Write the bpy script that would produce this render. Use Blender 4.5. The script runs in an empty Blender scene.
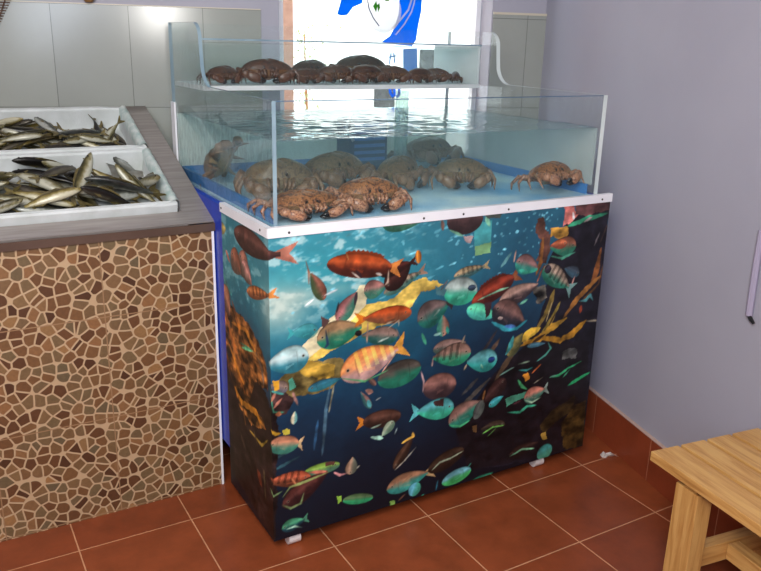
import bpy, bmesh, math, random
import numpy as np
from mathutils import Matrix, Vector, Euler, Quaternion
# print layout of the cabinet picture, in metres along and up the cabinet
OPS = [
('P',[0.086,0.583,0.111,0.638,0.154,0.678,0.194,0.707,0.241,0.73,0.313,0.737,0.38,0.733,0.433,0.775,0.488,0.789,0.535,0.77,0.554,0.752,0.519,0.741,0.476,0.741,0.45,0.704,0.402,0.674,0.308,0.652,0.227,0.62,0.179,0.608,0.111,0.578],(222,190,92),0.25),
('P',[0.087,0.637,0.179,0.71,0.241,0.736,0.272,0.794,0.298,0.787,0.293,0.731,0.242,0.688,0.163,0.632,0.086,0.586],(232,222,180),0.1),
('P',[0.02,0.554,0.086,0.595,0.227,0.58,0.228,0.536,0.186,0.495,0.123,0.49,0.055,0.486,-0.005,0.514],(125,108,62),0.35),
('P',[0.08,0.569,0.105,0.594,0.198,0.567,0.192,0.531,0.142,0.529],(180,145,60),0.3),
('P',[1.033,0.897,1.076,0.94,1.227,0.954,1.237,0.036,0.926,0.054,0.707,0.083,0.696,0.235,0.813,0.318,0.825,0.424,0.883,0.484,0.941,0.545,0.973,0.646,0.971,0.777],(30,28,38),0.25),
('P',[0.707,0.083,0.634,0.25,0.727,0.355,0.783,0.425,0.883,0.484,1.058,0.489,1.201,0.464,1.227,0.039],(24,20,25),0.3),
('P',[1.137,0.046,1.099,0.156,1.163,0.22,1.215,0.229,1.227,0.039],(62,46,22),0.5),
('P',[1.003,0.179,1.053,0.226,1.126,0.248,1.157,0.261,1.151,0.203,1.087,0.179,1.03,0.145],(52,40,22),0.4),
('P',[0.911,0.928,0.932,0.93,0.954,0.885,0.976,0.873,0.974,0.817,0.959,0.768,0.922,0.789,0.932,0.855,0.908,0.883],(95,62,52),0.3),
('P',[0.97,0.894,1.008,0.893,1.044,0.886,1.047,0.859,1.023,0.845,0.977,0.866],(190,140,60),0.35),
('L',[0.94,0.86,0.94,0.78,0.924,0.739],0.0133,(150,96,50)),
('L',[1.205,0.798,1.194,0.714,1.173,0.66],0.0167,(120,72,38)),
('L',[1.227,0.746,1.21,0.665],0.0067,(90,60,40)),
('L',[1.215,0.697,1.151,0.656,1.106,0.616,1.062,0.568],0.0167,(150,100,48)),
('L',[1.218,0.675,1.134,0.611],0.0067,(90,60,30)),
('L',[1.191,0.855,1.171,0.809],0.0067,(130,120,125)),
('L',[1.221,0.876,1.197,0.816],0.0067,(80,60,55)),
('L',[1.076,0.566,0.999,0.536,0.95,0.501,0.897,0.51],0.0233,(185,140,50)),
('L',[1.009,0.676,0.99,0.608,0.945,0.545],0.0167,(120,100,50)),
('L',[1.041,0.629,1.012,0.576,0.972,0.533],0.0133,(140,120,55)),
('L',[0.881,0.499,0.966,0.516,1.058,0.489,1.111,0.502,1.145,0.526,1.171,0.543],0.02,(190,135,42)),
('L',[0.871,0.515,0.928,0.54,0.962,0.549],0.0233,(205,165,60)),
('L',[0.936,0.503,0.987,0.523],0.01,(70,45,20)),
('L',[1.005,0.634,0.986,0.566],0.005,(190,170,120)),
('L',[1.027,0.595,1.001,0.553],0.005,(60,40,25)),
('P',[0.919,0.702,0.967,0.699,0.984,0.658,0.952,0.635,0.919,0.668],(95,90,82),0.6),
('L',[1.172,0.54,1.24,0.532],0.005,(150,140,120)),
('L',[0.857,0.482,0.823,0.442,0.786,0.396],0.0167,(78,62,48)),
('L',[0.794,0.543,0.749,0.488,0.721,0.438],0.0133,(84,66,55)),
('L',[0.779,0.573,0.731,0.512,0.703,0.462],0.01,(62,54,56)),
('L',[0.764,0.408,0.687,0.353,0.63,0.316],0.0133,(66,62,58)),
('L',[0.715,0.418,0.654,0.371],0.01,(60,60,62)),
('P',[0.663,0.938,0.728,0.939,0.732,0.837,0.671,0.832],(72,160,165),0.1),
('P',[0.669,0.863,0.73,0.87,0.732,0.837,0.671,0.832],(130,180,125),0.1),
('L',[0.18,0.502,0.167,0.429,0.161,0.334,0.155,0.286],0.0083,(72,105,125)),
('L',[0.193,0.503,0.177,0.421],0.005,(140,135,110)),
('L',[0.142,0.403,0.129,0.31],0.0067,(45,85,120)),
('L',[-0.002,0.312,0.059,0.328],0.0067,(50,85,95)),
('L',[0.003,0.278,0.084,0.302],0.0067,(45,80,90)),
('P',[-0.39,0.672,-0.299,0.68,-0.233,0.663,-0.156,0.605,-0.099,0.534,-0.027,0.487,0.02,0.415,0.005,0.046,-0.194,0.071,-0.354,0.096,-0.427,0.242],(36,27,26),0.5),
('P',[-0.014,0.501,0.01,0.481,0.014,0.371,-0.003,0.28,-0.006,0.281],(36,28,28),0.3),
('P',[-0.39,0.665,-0.317,0.674,-0.199,0.674,-0.122,0.651,-0.064,0.617,-0.023,0.573,-0.026,0.512,-0.116,0.512,-0.169,0.425,-0.257,0.371,-0.354,0.484,-0.401,0.568],(112,70,34),0.9),
('P',[-0.288,0.425,-0.202,0.424,-0.076,0.409,-0.047,0.384,-0.158,0.348,-0.257,0.371],(130,84,38),0.9),
('L',[-0.371,0.671,-0.325,0.594,-0.261,0.532],0.0133,(175,100,45)),
('L',[-0.304,0.627,-0.185,0.641,-0.11,0.6],0.0133,(190,120,45)),
('L',[-0.347,0.554,-0.265,0.485,-0.216,0.458],0.0133,(200,125,40)),
('L',[-0.242,0.552,-0.196,0.505],0.01,(150,88,35)),
('L',[-0.306,0.418,-0.238,0.389,-0.122,0.407,-0.077,0.389],0.0167,(215,140,40)),
('L',[-0.265,0.478,-0.202,0.428],0.01,(170,95,35)),
('L',[-0.37,0.512,-0.323,0.428],0.01,(120,70,35)),
('L',[-0.11,0.6,-0.067,0.568,-0.054,0.521],0.01,(120,100,85)),
('L',[-0.236,0.624,-0.267,0.652],0.01,(210,120,40)),
('L',[-0.21,0.324,-0.23,0.382],0.01,(120,80,45)),
('L',[-0.141,0.595,-0.066,0.587],0.0067,(160,110,60)),
('L',[-0.176,0.323,-0.081,0.319,-0.033,0.359],0.0083,(170,140,50)),
('L',[-0.118,0.217,-0.089,0.179],0.02,(110,52,34)),
('L',[-0.069,0.243,-0.059,0.148],0.01,(90,80,55)),
('L',[-0.265,0.281,-0.216,0.235],0.01,(70,55,45)),
('L',[-0.143,0.339,-0.113,0.3],0.01,(90,70,50)),
('L',[-0.223,0.575,-0.133,0.595],0.0067,(90,180,130)),
('L',[-0.141,0.595,-0.239,0.585],0.005,(60,120,90)),
('L',[-0.356,0.466,-0.29,0.401],0.0083,(90,52,30)),
('L',[-0.297,0.699,-0.251,0.645],0.01,(110,62,36)),
('P',[-0.004,0.535,0.049,0.512,0.067,0.483,0.048,0.45,0.006,0.454,-0.011,0.485],(60,42,42),0.4),
('L',[-0.01,0.536,0.006,0.46,0.036,0.453],0.005,(70,150,120)),
('L',[0.006,0.472,0.031,0.497],0.0067,(200,130,110)),
('L',[0.064,0.508,0.079,0.465],0.0083,(190,140,130)),
('L',[-0.002,0.493,0.013,0.519],0.0067,(170,110,90)),
('F',[0.049,0.521,-0.004,0.544,0.043],(120,100,90),(110,110,120),0,''),
('P',[0.005,0.557,0.026,0.556,0.025,0.526,0.01,0.523],(220,160,50),0.2),
('L',[-0.001,0.526,0.037,0.508],0.005,(70,160,150)),
('P',[0.05,0.548,0.062,0.552,0.073,0.519,0.055,0.517],(90,180,150),0.1),
('L',[0.012,0.453,0.027,0.449],0.0133,(200,120,80)),
('F',[0.066,0.409,0.07,0.449,0.022],(200,190,160),(110,180,180),0,''),
('F',[0.142,0.68,0.063,0.685,0.048],(70,165,165),(60,165,165),(60,160,165),'g'),
('F',[0.114,0.608,-0.014,0.603,0.086],(170,205,205),(60,150,170),0,'we'),
('F',[0.11,0.505,0.215,0.52,0.033],(40,100,120),(50,130,145),0,''),
('F',[0.286,0.771,0.358,0.779,0.06],(145,98,92),(70,140,118),0,'n'),
('F',[0.204,0.694,0.263,0.774,0.057],(150,95,95),(70,140,118),0,'n'),
('L',[0.2,0.724,0.206,0.753],0.005,(40,35,45)),
('L',[0.263,0.774,0.257,0.736],0.0083,(60,50,60)),
('F',[0.352,0.756,0.476,0.806,0.044],(150,128,108),(80,130,120),(170,135,115),'s'),
('F',[0.358,0.77,0.44,0.838,0.07],(64,30,26),(48,26,26),0,'n'),
('F',[0.337,0.815,0.444,0.84,0.042],(70,28,24),(45,22,22),(60,28,24),'n'),
('F',[0.463,0.874,0.468,0.834,0.021],(205,125,45),(190,110,40),0,'r'),
('F',[0.169,0.868,0.376,0.833,0.072],(172,72,32),(88,36,26),(205,125,60),'rd'),
('L',[0.259,0.839,0.278,0.816],0.0067,(40,25,30)),
('L',[0.324,0.822,0.344,0.814],0.0067,(190,180,170)),
('L',[0.246,0.835,0.272,0.814],0.0033,(180,170,160)),
('L',[0.227,0.895,0.236,0.871],0.0033,(215,150,90)),
('L',[0.366,0.826,0.364,0.79,0.354,0.782],0.005,(205,180,160)),
('F',[0.16,0.766,0.121,0.848,0.043],(125,76,62),(72,90,58),0,'n'),
('L',[0.106,0.884,0.115,0.852,0.115,0.818],0.004,(130,90,70)),
('L',[0.163,0.78,0.203,0.791],0.0043,(215,225,230)),
('L',[0.129,0.773,0.102,0.757],0.0043,(225,235,240)),
('F',[0.138,0.648,0.281,0.669,0.087],(150,118,84),(42,150,118),0,'ec'),
('P',[0.151,0.723,0.179,0.701,0.157,0.681],(85,62,60),0.1),
('L',[0.166,0.676,0.173,0.633,0.163,0.623],0.0067,(35,60,90)),
('F',[0.259,0.651,0.282,0.648,0.018],(34,28,28),(30,26,28),0,'r'),
('F',[0.404,0.617,0.282,0.638,0.063],(130,105,95),(44,105,98),0,'n'),
('L',[0.301,0.678,0.299,0.614],0.0047,(180,140,120)),
('L',[0.336,0.61,0.373,0.619],0.0043,(170,190,180)),
('L',[0.396,0.644,0.415,0.606],0.004,(150,130,120)),
('F',[0.45,0.685,0.284,0.69,0.058],(190,78,34),(150,90,62),(215,120,32),'e'),
('L',[0.361,0.662,0.395,0.669],0.0043,(200,180,150)),
('L',[0.369,0.648,0.406,0.667,0.406,0.648],0.0033,(180,170,150)),
('F',[0.491,0.504,0.339,0.485,0.086],(72,66,60),(44,145,115),0,'r'),
('L',[0.489,0.612,0.506,0.573],0.0083,(60,140,110)),
('L',[0.406,0.572,0.352,0.511],0.0043,(200,150,130)),
('F',[0.333,0.473,0.301,0.509,0.018],(120,85,75),(110,85,80),0,''),
('F',[0.215,0.526,0.406,0.579,0.109],(226,140,80),(214,170,165),(232,165,70),'seo'),
('L',[0.215,0.52,0.295,0.494,0.373,0.514],0.0043,(90,165,110)),
('F',[0.473,0.65,0.583,0.694,0.092],(98,82,80),(40,125,112),0,'n'),
('P',[0.574,0.73,0.598,0.691,0.596,0.669,0.572,0.692],(60,48,52),0.1),
('L',[0.53,0.66,0.551,0.679],0.0067,(120,150,140)),
('F',[0.567,0.589,0.563,0.658,0.049],(152,108,92),(70,150,130),0,'n'),
('L',[0.534,0.598,0.559,0.6],0.0067,(150,200,190)),
('L',[0.581,0.619,0.586,0.595],0.01,(60,170,150)),
('F',[0.597,0.775,0.712,0.795,0.039],(150,130,100),(62,105,108),(170,150,110),'s'),
('F',[0.688,0.717,0.563,0.735,0.091],(150,165,160),(66,205,165),0,'r'),
('F',[0.652,0.732,0.683,0.731,0.02],(50,66,84),(44,60,80),0,'r'),
('P',[0.529,0.755,0.573,0.737,0.563,0.719,0.534,0.73],(80,130,140),0.1),
('L',[0.575,0.768,0.551,0.74],0.0067,(110,105,110)),
('F',[0.671,0.677,0.832,0.744,0.071],(125,46,30),(82,34,30),(140,80,50),'dr'),
('L',[0.694,0.687,0.779,0.708,0.815,0.713],0.005,(120,170,140)),
('F',[0.653,0.664,0.77,0.622,0.058],(85,190,150),(80,200,180),0,'n'),
('P',[0.722,0.673,0.75,0.675,0.745,0.633,0.73,0.621],(60,42,48),0.1),
('F',[0.779,0.664,0.936,0.706,0.068],(168,134,120),(70,58,62),0,'n'),
('L',[0.866,0.648,0.898,0.66],0.0067,(110,180,150)),
('F',[0.756,0.651,0.89,0.582,0.1],(120,86,80),(48,50,62),0,'n'),
('L',[0.756,0.604,0.812,0.571,0.862,0.566,0.902,0.587],0.0133,(50,145,160)),
('L',[0.811,0.581,0.857,0.573],0.01,(70,110,170)),
('F',[0.779,0.614,0.8,0.61,0.012],(180,160,150),(170,150,150),0,'r'),
('F',[0.835,0.793,0.93,0.761,0.071],(124,90,88),(62,175,155),0,'n'),
('L',[0.832,0.833,0.827,0.794],0.005,(190,150,130)),
('L',[0.85,0.765,0.88,0.754,0.926,0.755],0.01,(70,190,160)),
('L',[0.816,0.828,0.776,0.784],0.0083,(80,125,130)),
('F',[0.951,0.759,1.075,0.677,0.074],(162,140,122),(52,140,115),(120,160,155),'es'),
('F',[0.961,0.744,0.985,0.761,0.031],(55,50,60),(50,46,60),0,'r'),
('L',[0.931,0.714,0.944,0.746,0.958,0.771],0.0067,(150,90,70)),
('F',[1.115,0.717,1.048,0.747,0.043],(62,72,86),(74,110,130),0,'n'),
('L',[1.087,0.686,1.097,0.713],0.005,(190,140,130)),
('F',[1.088,0.818,0.973,0.827,0.07],(130,80,62),(52,135,108),0,'n'),
('F',[1.046,0.832,0.977,0.833,0.036],(180,96,62),(150,80,60),0,'n'),
('L',[0.981,0.796,1.03,0.783,1.086,0.797],0.0067,(70,140,115)),
('F',[0.343,0.957,0.466,0.957,0.047],(120,86,80),(52,112,90),0,'n'),
('F',[0.561,0.948,0.693,0.948,0.088],(74,52,52),(62,46,48),0,'r'),
('P',[0.622,0.9,0.666,0.901,0.653,0.875,0.634,0.88],(150,130,130),0.3),
('L',[0.573,0.923,0.622,0.9],0.0067,(120,180,150)),
('L',[0.542,0.959,0.548,0.925],0.01,(120,90,80)),
('L',[0.704,0.95,0.721,0.921],0.01,(120,180,150)),
('P',[0.699,0.96,0.768,0.963,0.758,0.942,0.712,0.946],(72,80,74),0.1),
('P',[1.021,0.961,1.051,0.965,1.083,0.923,1.051,0.899,1.025,0.895],(196,112,104),0.35),
('P',[1.069,0.96,1.217,0.962,1.222,0.928,1.114,0.917,1.073,0.927],(92,58,58),0.3),
('L',[1.043,0.89,1.12,0.906,1.219,0.918],0.0133,(52,140,105)),
('L',[1.113,0.897,1.147,0.91],0.0067,(170,150,150)),
('L',[1.059,0.935,1.067,0.911],0.0067,(230,220,220)),
('L',[1.128,0.619,1.161,0.618,1.177,0.634,1.194,0.613],0.0083,(75,135,140)),
('L',[1.14,0.603,1.139,0.574],0.01,(130,55,35)),
('F',[0.533,0.549,0.657,0.553,0.051],(125,100,92),(90,110,100),0,'n'),
('F',[0.679,0.515,0.534,0.522,0.082],(128,98,86),(56,170,128),0,'S'),
('L',[0.534,0.522,0.532,0.496],0.005,(190,150,140)),
('L',[0.642,0.552,0.652,0.577],0.005,(150,130,110)),
('L',[0.656,0.458,0.666,0.476],0.0057,(190,170,140)),
('F',[0.788,0.467,0.666,0.483,0.083],(84,148,152),(56,170,160),0,'n'),
('F',[0.75,0.474,0.779,0.472,0.022],(30,56,120),(36,60,110),0,'r'),
('L',[0.723,0.465,0.732,0.449],0.005,(140,200,170)),
('F',[0.628,0.415,0.502,0.428,0.09],(128,88,80),(72,54,58),0,'r'),
('L',[0.492,0.487,0.504,0.451,0.502,0.414],0.0043,(160,130,130)),
('F',[0.625,0.335,0.483,0.35,0.078],(80,160,165),(66,200,160),(90,180,185),''),
('P',[0.549,0.376,0.58,0.373,0.582,0.345,0.555,0.351],(58,38,38),0.2),
('F',[0.609,0.278,0.733,0.332,0.087],(134,100,90),(52,160,135),0,'n'),
('L',[0.613,0.273,0.654,0.26,0.693,0.272],0.006,(80,190,130)),
('F',[0.713,0.271,0.741,0.334,0.041],(84,86,84),(100,110,104),0,'r'),
('F',[0.832,0.39,0.746,0.325,0.064],(62,38,36),(50,34,34),0,'n'),
('F',[0.768,0.306,0.825,0.33,0.032],(70,165,175),(60,180,175),0,'n'),
('L',[0.747,0.368,0.741,0.334],0.0083,(140,95,55)),
('F',[0.843,0.222,0.742,0.228,0.045],(58,46,38),(44,40,34),0,'n'),
('L',[0.751,0.21,0.792,0.223,0.839,0.219],0.0057,(125,205,95)),
('L',[0.773,0.194,0.805,0.216],0.004,(110,170,90)),
('P',[0.703,0.248,0.724,0.247,0.726,0.22,0.709,0.225],(110,80,50),0.1),
('P',[0.839,0.319,0.877,0.322,0.925,0.323,0.918,0.302,0.875,0.297,0.846,0.288],(85,165,135),0.15),
('L',[0.852,0.264,0.906,0.252,0.935,0.268,0.976,0.263],0.0083,(62,165,130)),
('L',[0.872,0.29,0.91,0.296],0.0067,(90,50,60)),
('F',[0.919,0.298,1.011,0.316,0.064],(188,118,100),(95,150,130),(150,170,160),'e'),
('L',[0.924,0.293,0.956,0.278,0.996,0.289],0.005,(160,190,160)),
('L',[0.885,0.376,0.905,0.349,0.928,0.333],0.01,(80,185,120)),
('P',[0.905,0.394,0.926,0.397,0.937,0.372,0.917,0.362],(200,130,45),0.15),
('L',[0.944,0.389,0.981,0.415],0.0057,(190,100,50)),
('F',[0.833,0.472,0.889,0.543,0.055],(128,118,66),(90,92,60),0,'n'),
('L',[0.824,0.481,0.842,0.506,0.848,0.54],0.015,(70,165,165)),
('F',[0.912,0.493,0.991,0.49,0.02],(62,100,115),(70,120,140),0,'n'),
('L',[0.962,0.43,0.996,0.445,1.02,0.466,1.004,0.491],0.006,(70,140,125)),
('L',[0.805,0.41,0.834,0.419,0.863,0.427],0.0057,(120,165,150)),
('L',[0.879,0.435,0.931,0.436],0.0043,(110,130,110)),
('L',[0.886,0.412,0.921,0.405,0.946,0.411],0.005,(60,140,135)),
('P',[1.073,0.442,1.108,0.454,1.149,0.428,1.143,0.406,1.085,0.417],(78,78,76),0.4),
('L',[1.038,0.355,1.07,0.356,1.109,0.375,1.169,0.39],0.0073,(56,165,110)),
('L',[1.09,0.345,1.119,0.369],0.005,(60,150,110)),
('L',[1.118,0.308,1.154,0.32,1.219,0.338],0.01,(44,160,100)),
('L',[1.028,0.357,1.056,0.359],0.005,(100,170,140)),
('L',[0.957,0.349,0.996,0.364],0.0043,(160,150,130)),
('F',[0.425,0.353,0.291,0.361,0.06],(84,54,44),(60,40,34),(205,125,45),'r'),
('F',[0.317,0.401,0.282,0.462,0.025],(130,95,90),(60,120,120),0,''),
('L',[0.299,0.464,0.323,0.453],0.0133,(150,110,100)),
('L',[0.306,0.43,0.317,0.405],0.0117,(90,180,185)),
('L',[0.334,0.424,0.351,0.43],0.004,(160,170,170)),
('F',[0.4,0.339,0.358,0.298,0.036],(150,165,140),(120,155,130),0,'n'),
('L',[0.32,0.304,0.362,0.29],0.01,(150,195,175)),
('L',[0.319,0.334,0.354,0.339],0.005,(160,190,170)),
('L',[0.405,0.293,0.412,0.312],0.004,(150,170,170)),
('F',[0.406,0.17,0.472,0.266,0.042],(72,50,38),(56,40,32),0,'n'),
('L',[0.432,0.255,0.472,0.269,0.471,0.283],0.0083,(205,160,70)),
('L',[0.409,0.166,0.445,0.191,0.485,0.227],0.0043,(170,165,150)),
('F',[0.252,0.195,0.258,0.252,0.044],(160,128,104),(110,115,100),0,'n'),
('L',[0.195,0.218,0.215,0.203,0.239,0.203],0.0067,(205,140,140)),
('L',[0.273,0.21,0.283,0.218],0.0057,(180,180,160)),
('F',[-0.011,0.359,0.081,0.344,0.058],(196,132,100),(74,150,128),(205,175,130),'er'),
('L',[-0.007,0.405,0.011,0.391,0.026,0.39],0.0083,(210,160,50)),
('P',[0.029,0.396,0.045,0.401,0.057,0.395,0.054,0.38,0.035,0.382],(205,190,70),0.1),
('F',[0.215,0.24,0.096,0.243,0.039],(130,170,72),(90,140,110),0,'er'),
('P',[0.165,0.26,0.201,0.254,0.194,0.242,0.168,0.246],(110,70,60),0.1),
('F',[0.119,0.223,-0.016,0.245,0.054],(176,86,58),(120,66,46),0,'s'),
('L',[-0.02,0.21,0.002,0.194,0.027,0.203],0.0073,(130,165,110)),
('L',[0.058,0.237,0.071,0.213],0.0043,(205,130,90)),
('F',[0.029,0.149,0.175,0.227,0.072],(80,42,38),(56,30,32),0,'n'),
('L',[0.029,0.183,0.052,0.209,0.112,0.215,0.175,0.224],0.0057,(150,165,100)),
('L',[0.029,0.156,0.054,0.138,0.086,0.145,0.096,0.176],0.006,(140,165,110)),
('L',[0.112,0.241,0.171,0.228],0.0067,(190,110,90)),
('F',[0.025,0.076,0.099,0.087,0.045],(62,135,100),(26,66,80),(80,150,120),'n'),
('L',[0.04,0.071,0.066,0.073,0.089,0.062],0.0043,(160,205,180)),
('F',[0.332,0.092,0.226,0.113,0.037],(70,95,62),(56,185,120),0,'r'),
('P',[0.205,0.133,0.222,0.131,0.223,0.114,0.209,0.104],(140,190,70),0.1),
('F',[0.382,0.102,0.536,0.123,0.071],(168,122,92),(64,170,158),(205,170,120),'e'),
('L',[0.437,0.111,0.478,0.132],0.005,(190,150,110)),
('F',[0.495,0.098,0.478,0.052,0.048],(90,165,185),(80,190,160),0,'r'),
('P',[0.395,0.058,0.413,0.056,0.418,0.033,0.399,0.031],(130,175,85),0.1),
('L',[0.425,0.034,0.471,0.031,0.513,0.037],0.0083,(60,165,125)),
('L',[0.428,0.052,0.45,0.067],0.0067,(120,85,70)),
('F',[0.676,0.17,0.536,0.127,0.066],(54,38,28),(46,32,26),0,'r'),
('L',[0.551,0.126,0.581,0.147,0.621,0.151,0.672,0.164],0.005,(150,165,140)),
('F',[0.711,0.086,0.594,0.066,0.054],(95,155,165),(80,205,115),0,'r'),
('L',[0.577,0.082,0.571,0.046],0.0043,(40,100,120)),
('L',[0.698,0.097,0.709,0.109],0.0043,(60,150,130)),
('F',[0.703,0.027,0.807,0.047,0.028],(36,110,85),(50,160,115),0,'n'),
('F',[0.873,0.092,1.001,0.113,0.048],(54,36,32),(40,28,28),0,'n'),
('L',[0.877,0.09,0.93,0.104,0.985,0.093],0.0067,(120,180,140)),
('F',[1.071,0.075,1.003,0.057,0.061],(56,130,125),(90,170,140),0,'r'),
('P',[1.012,0.146,1.034,0.148,1.043,0.114,1.02,0.116],(170,135,60),0.1),
('L',[0.509,0.038,0.524,0.045],0.005,(60,150,120)),
('F',[-0.26,0.917,0.034,0.911,0.079],(92,56,50),(64,42,42),(190,120,100),'n'),
('F',[-0.224,0.86,-0.15,0.806,0.09],(165,108,90),(110,90,80),0,'n'),
('F',[-0.291,0.85,-0.213,0.804,0.085],(150,90,70),(110,90,80),0,'n'),
('L',[-0.335,0.845,-0.303,0.816],0.01,(190,110,95)),
('F',[-0.168,0.765,-0.002,0.801,0.041],(190,112,62),(150,90,60),(220,140,70),'s'),
('F',[-0.382,0.902,-0.328,0.911,0.039],(180,160,90),(150,140,90),0,'n'),
('L',[-0.385,0.795,-0.338,0.735,-0.296,0.716],0.0167,(72,150,150)),
('F',[-0.384,0.722,-0.32,0.644,0.098],(160,105,80),(110,80,70),0,'n'),
('F',[-0.202,0.842,-0.128,0.795,0.064],(190,130,120),(120,100,90),0,'n'),
]
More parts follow.
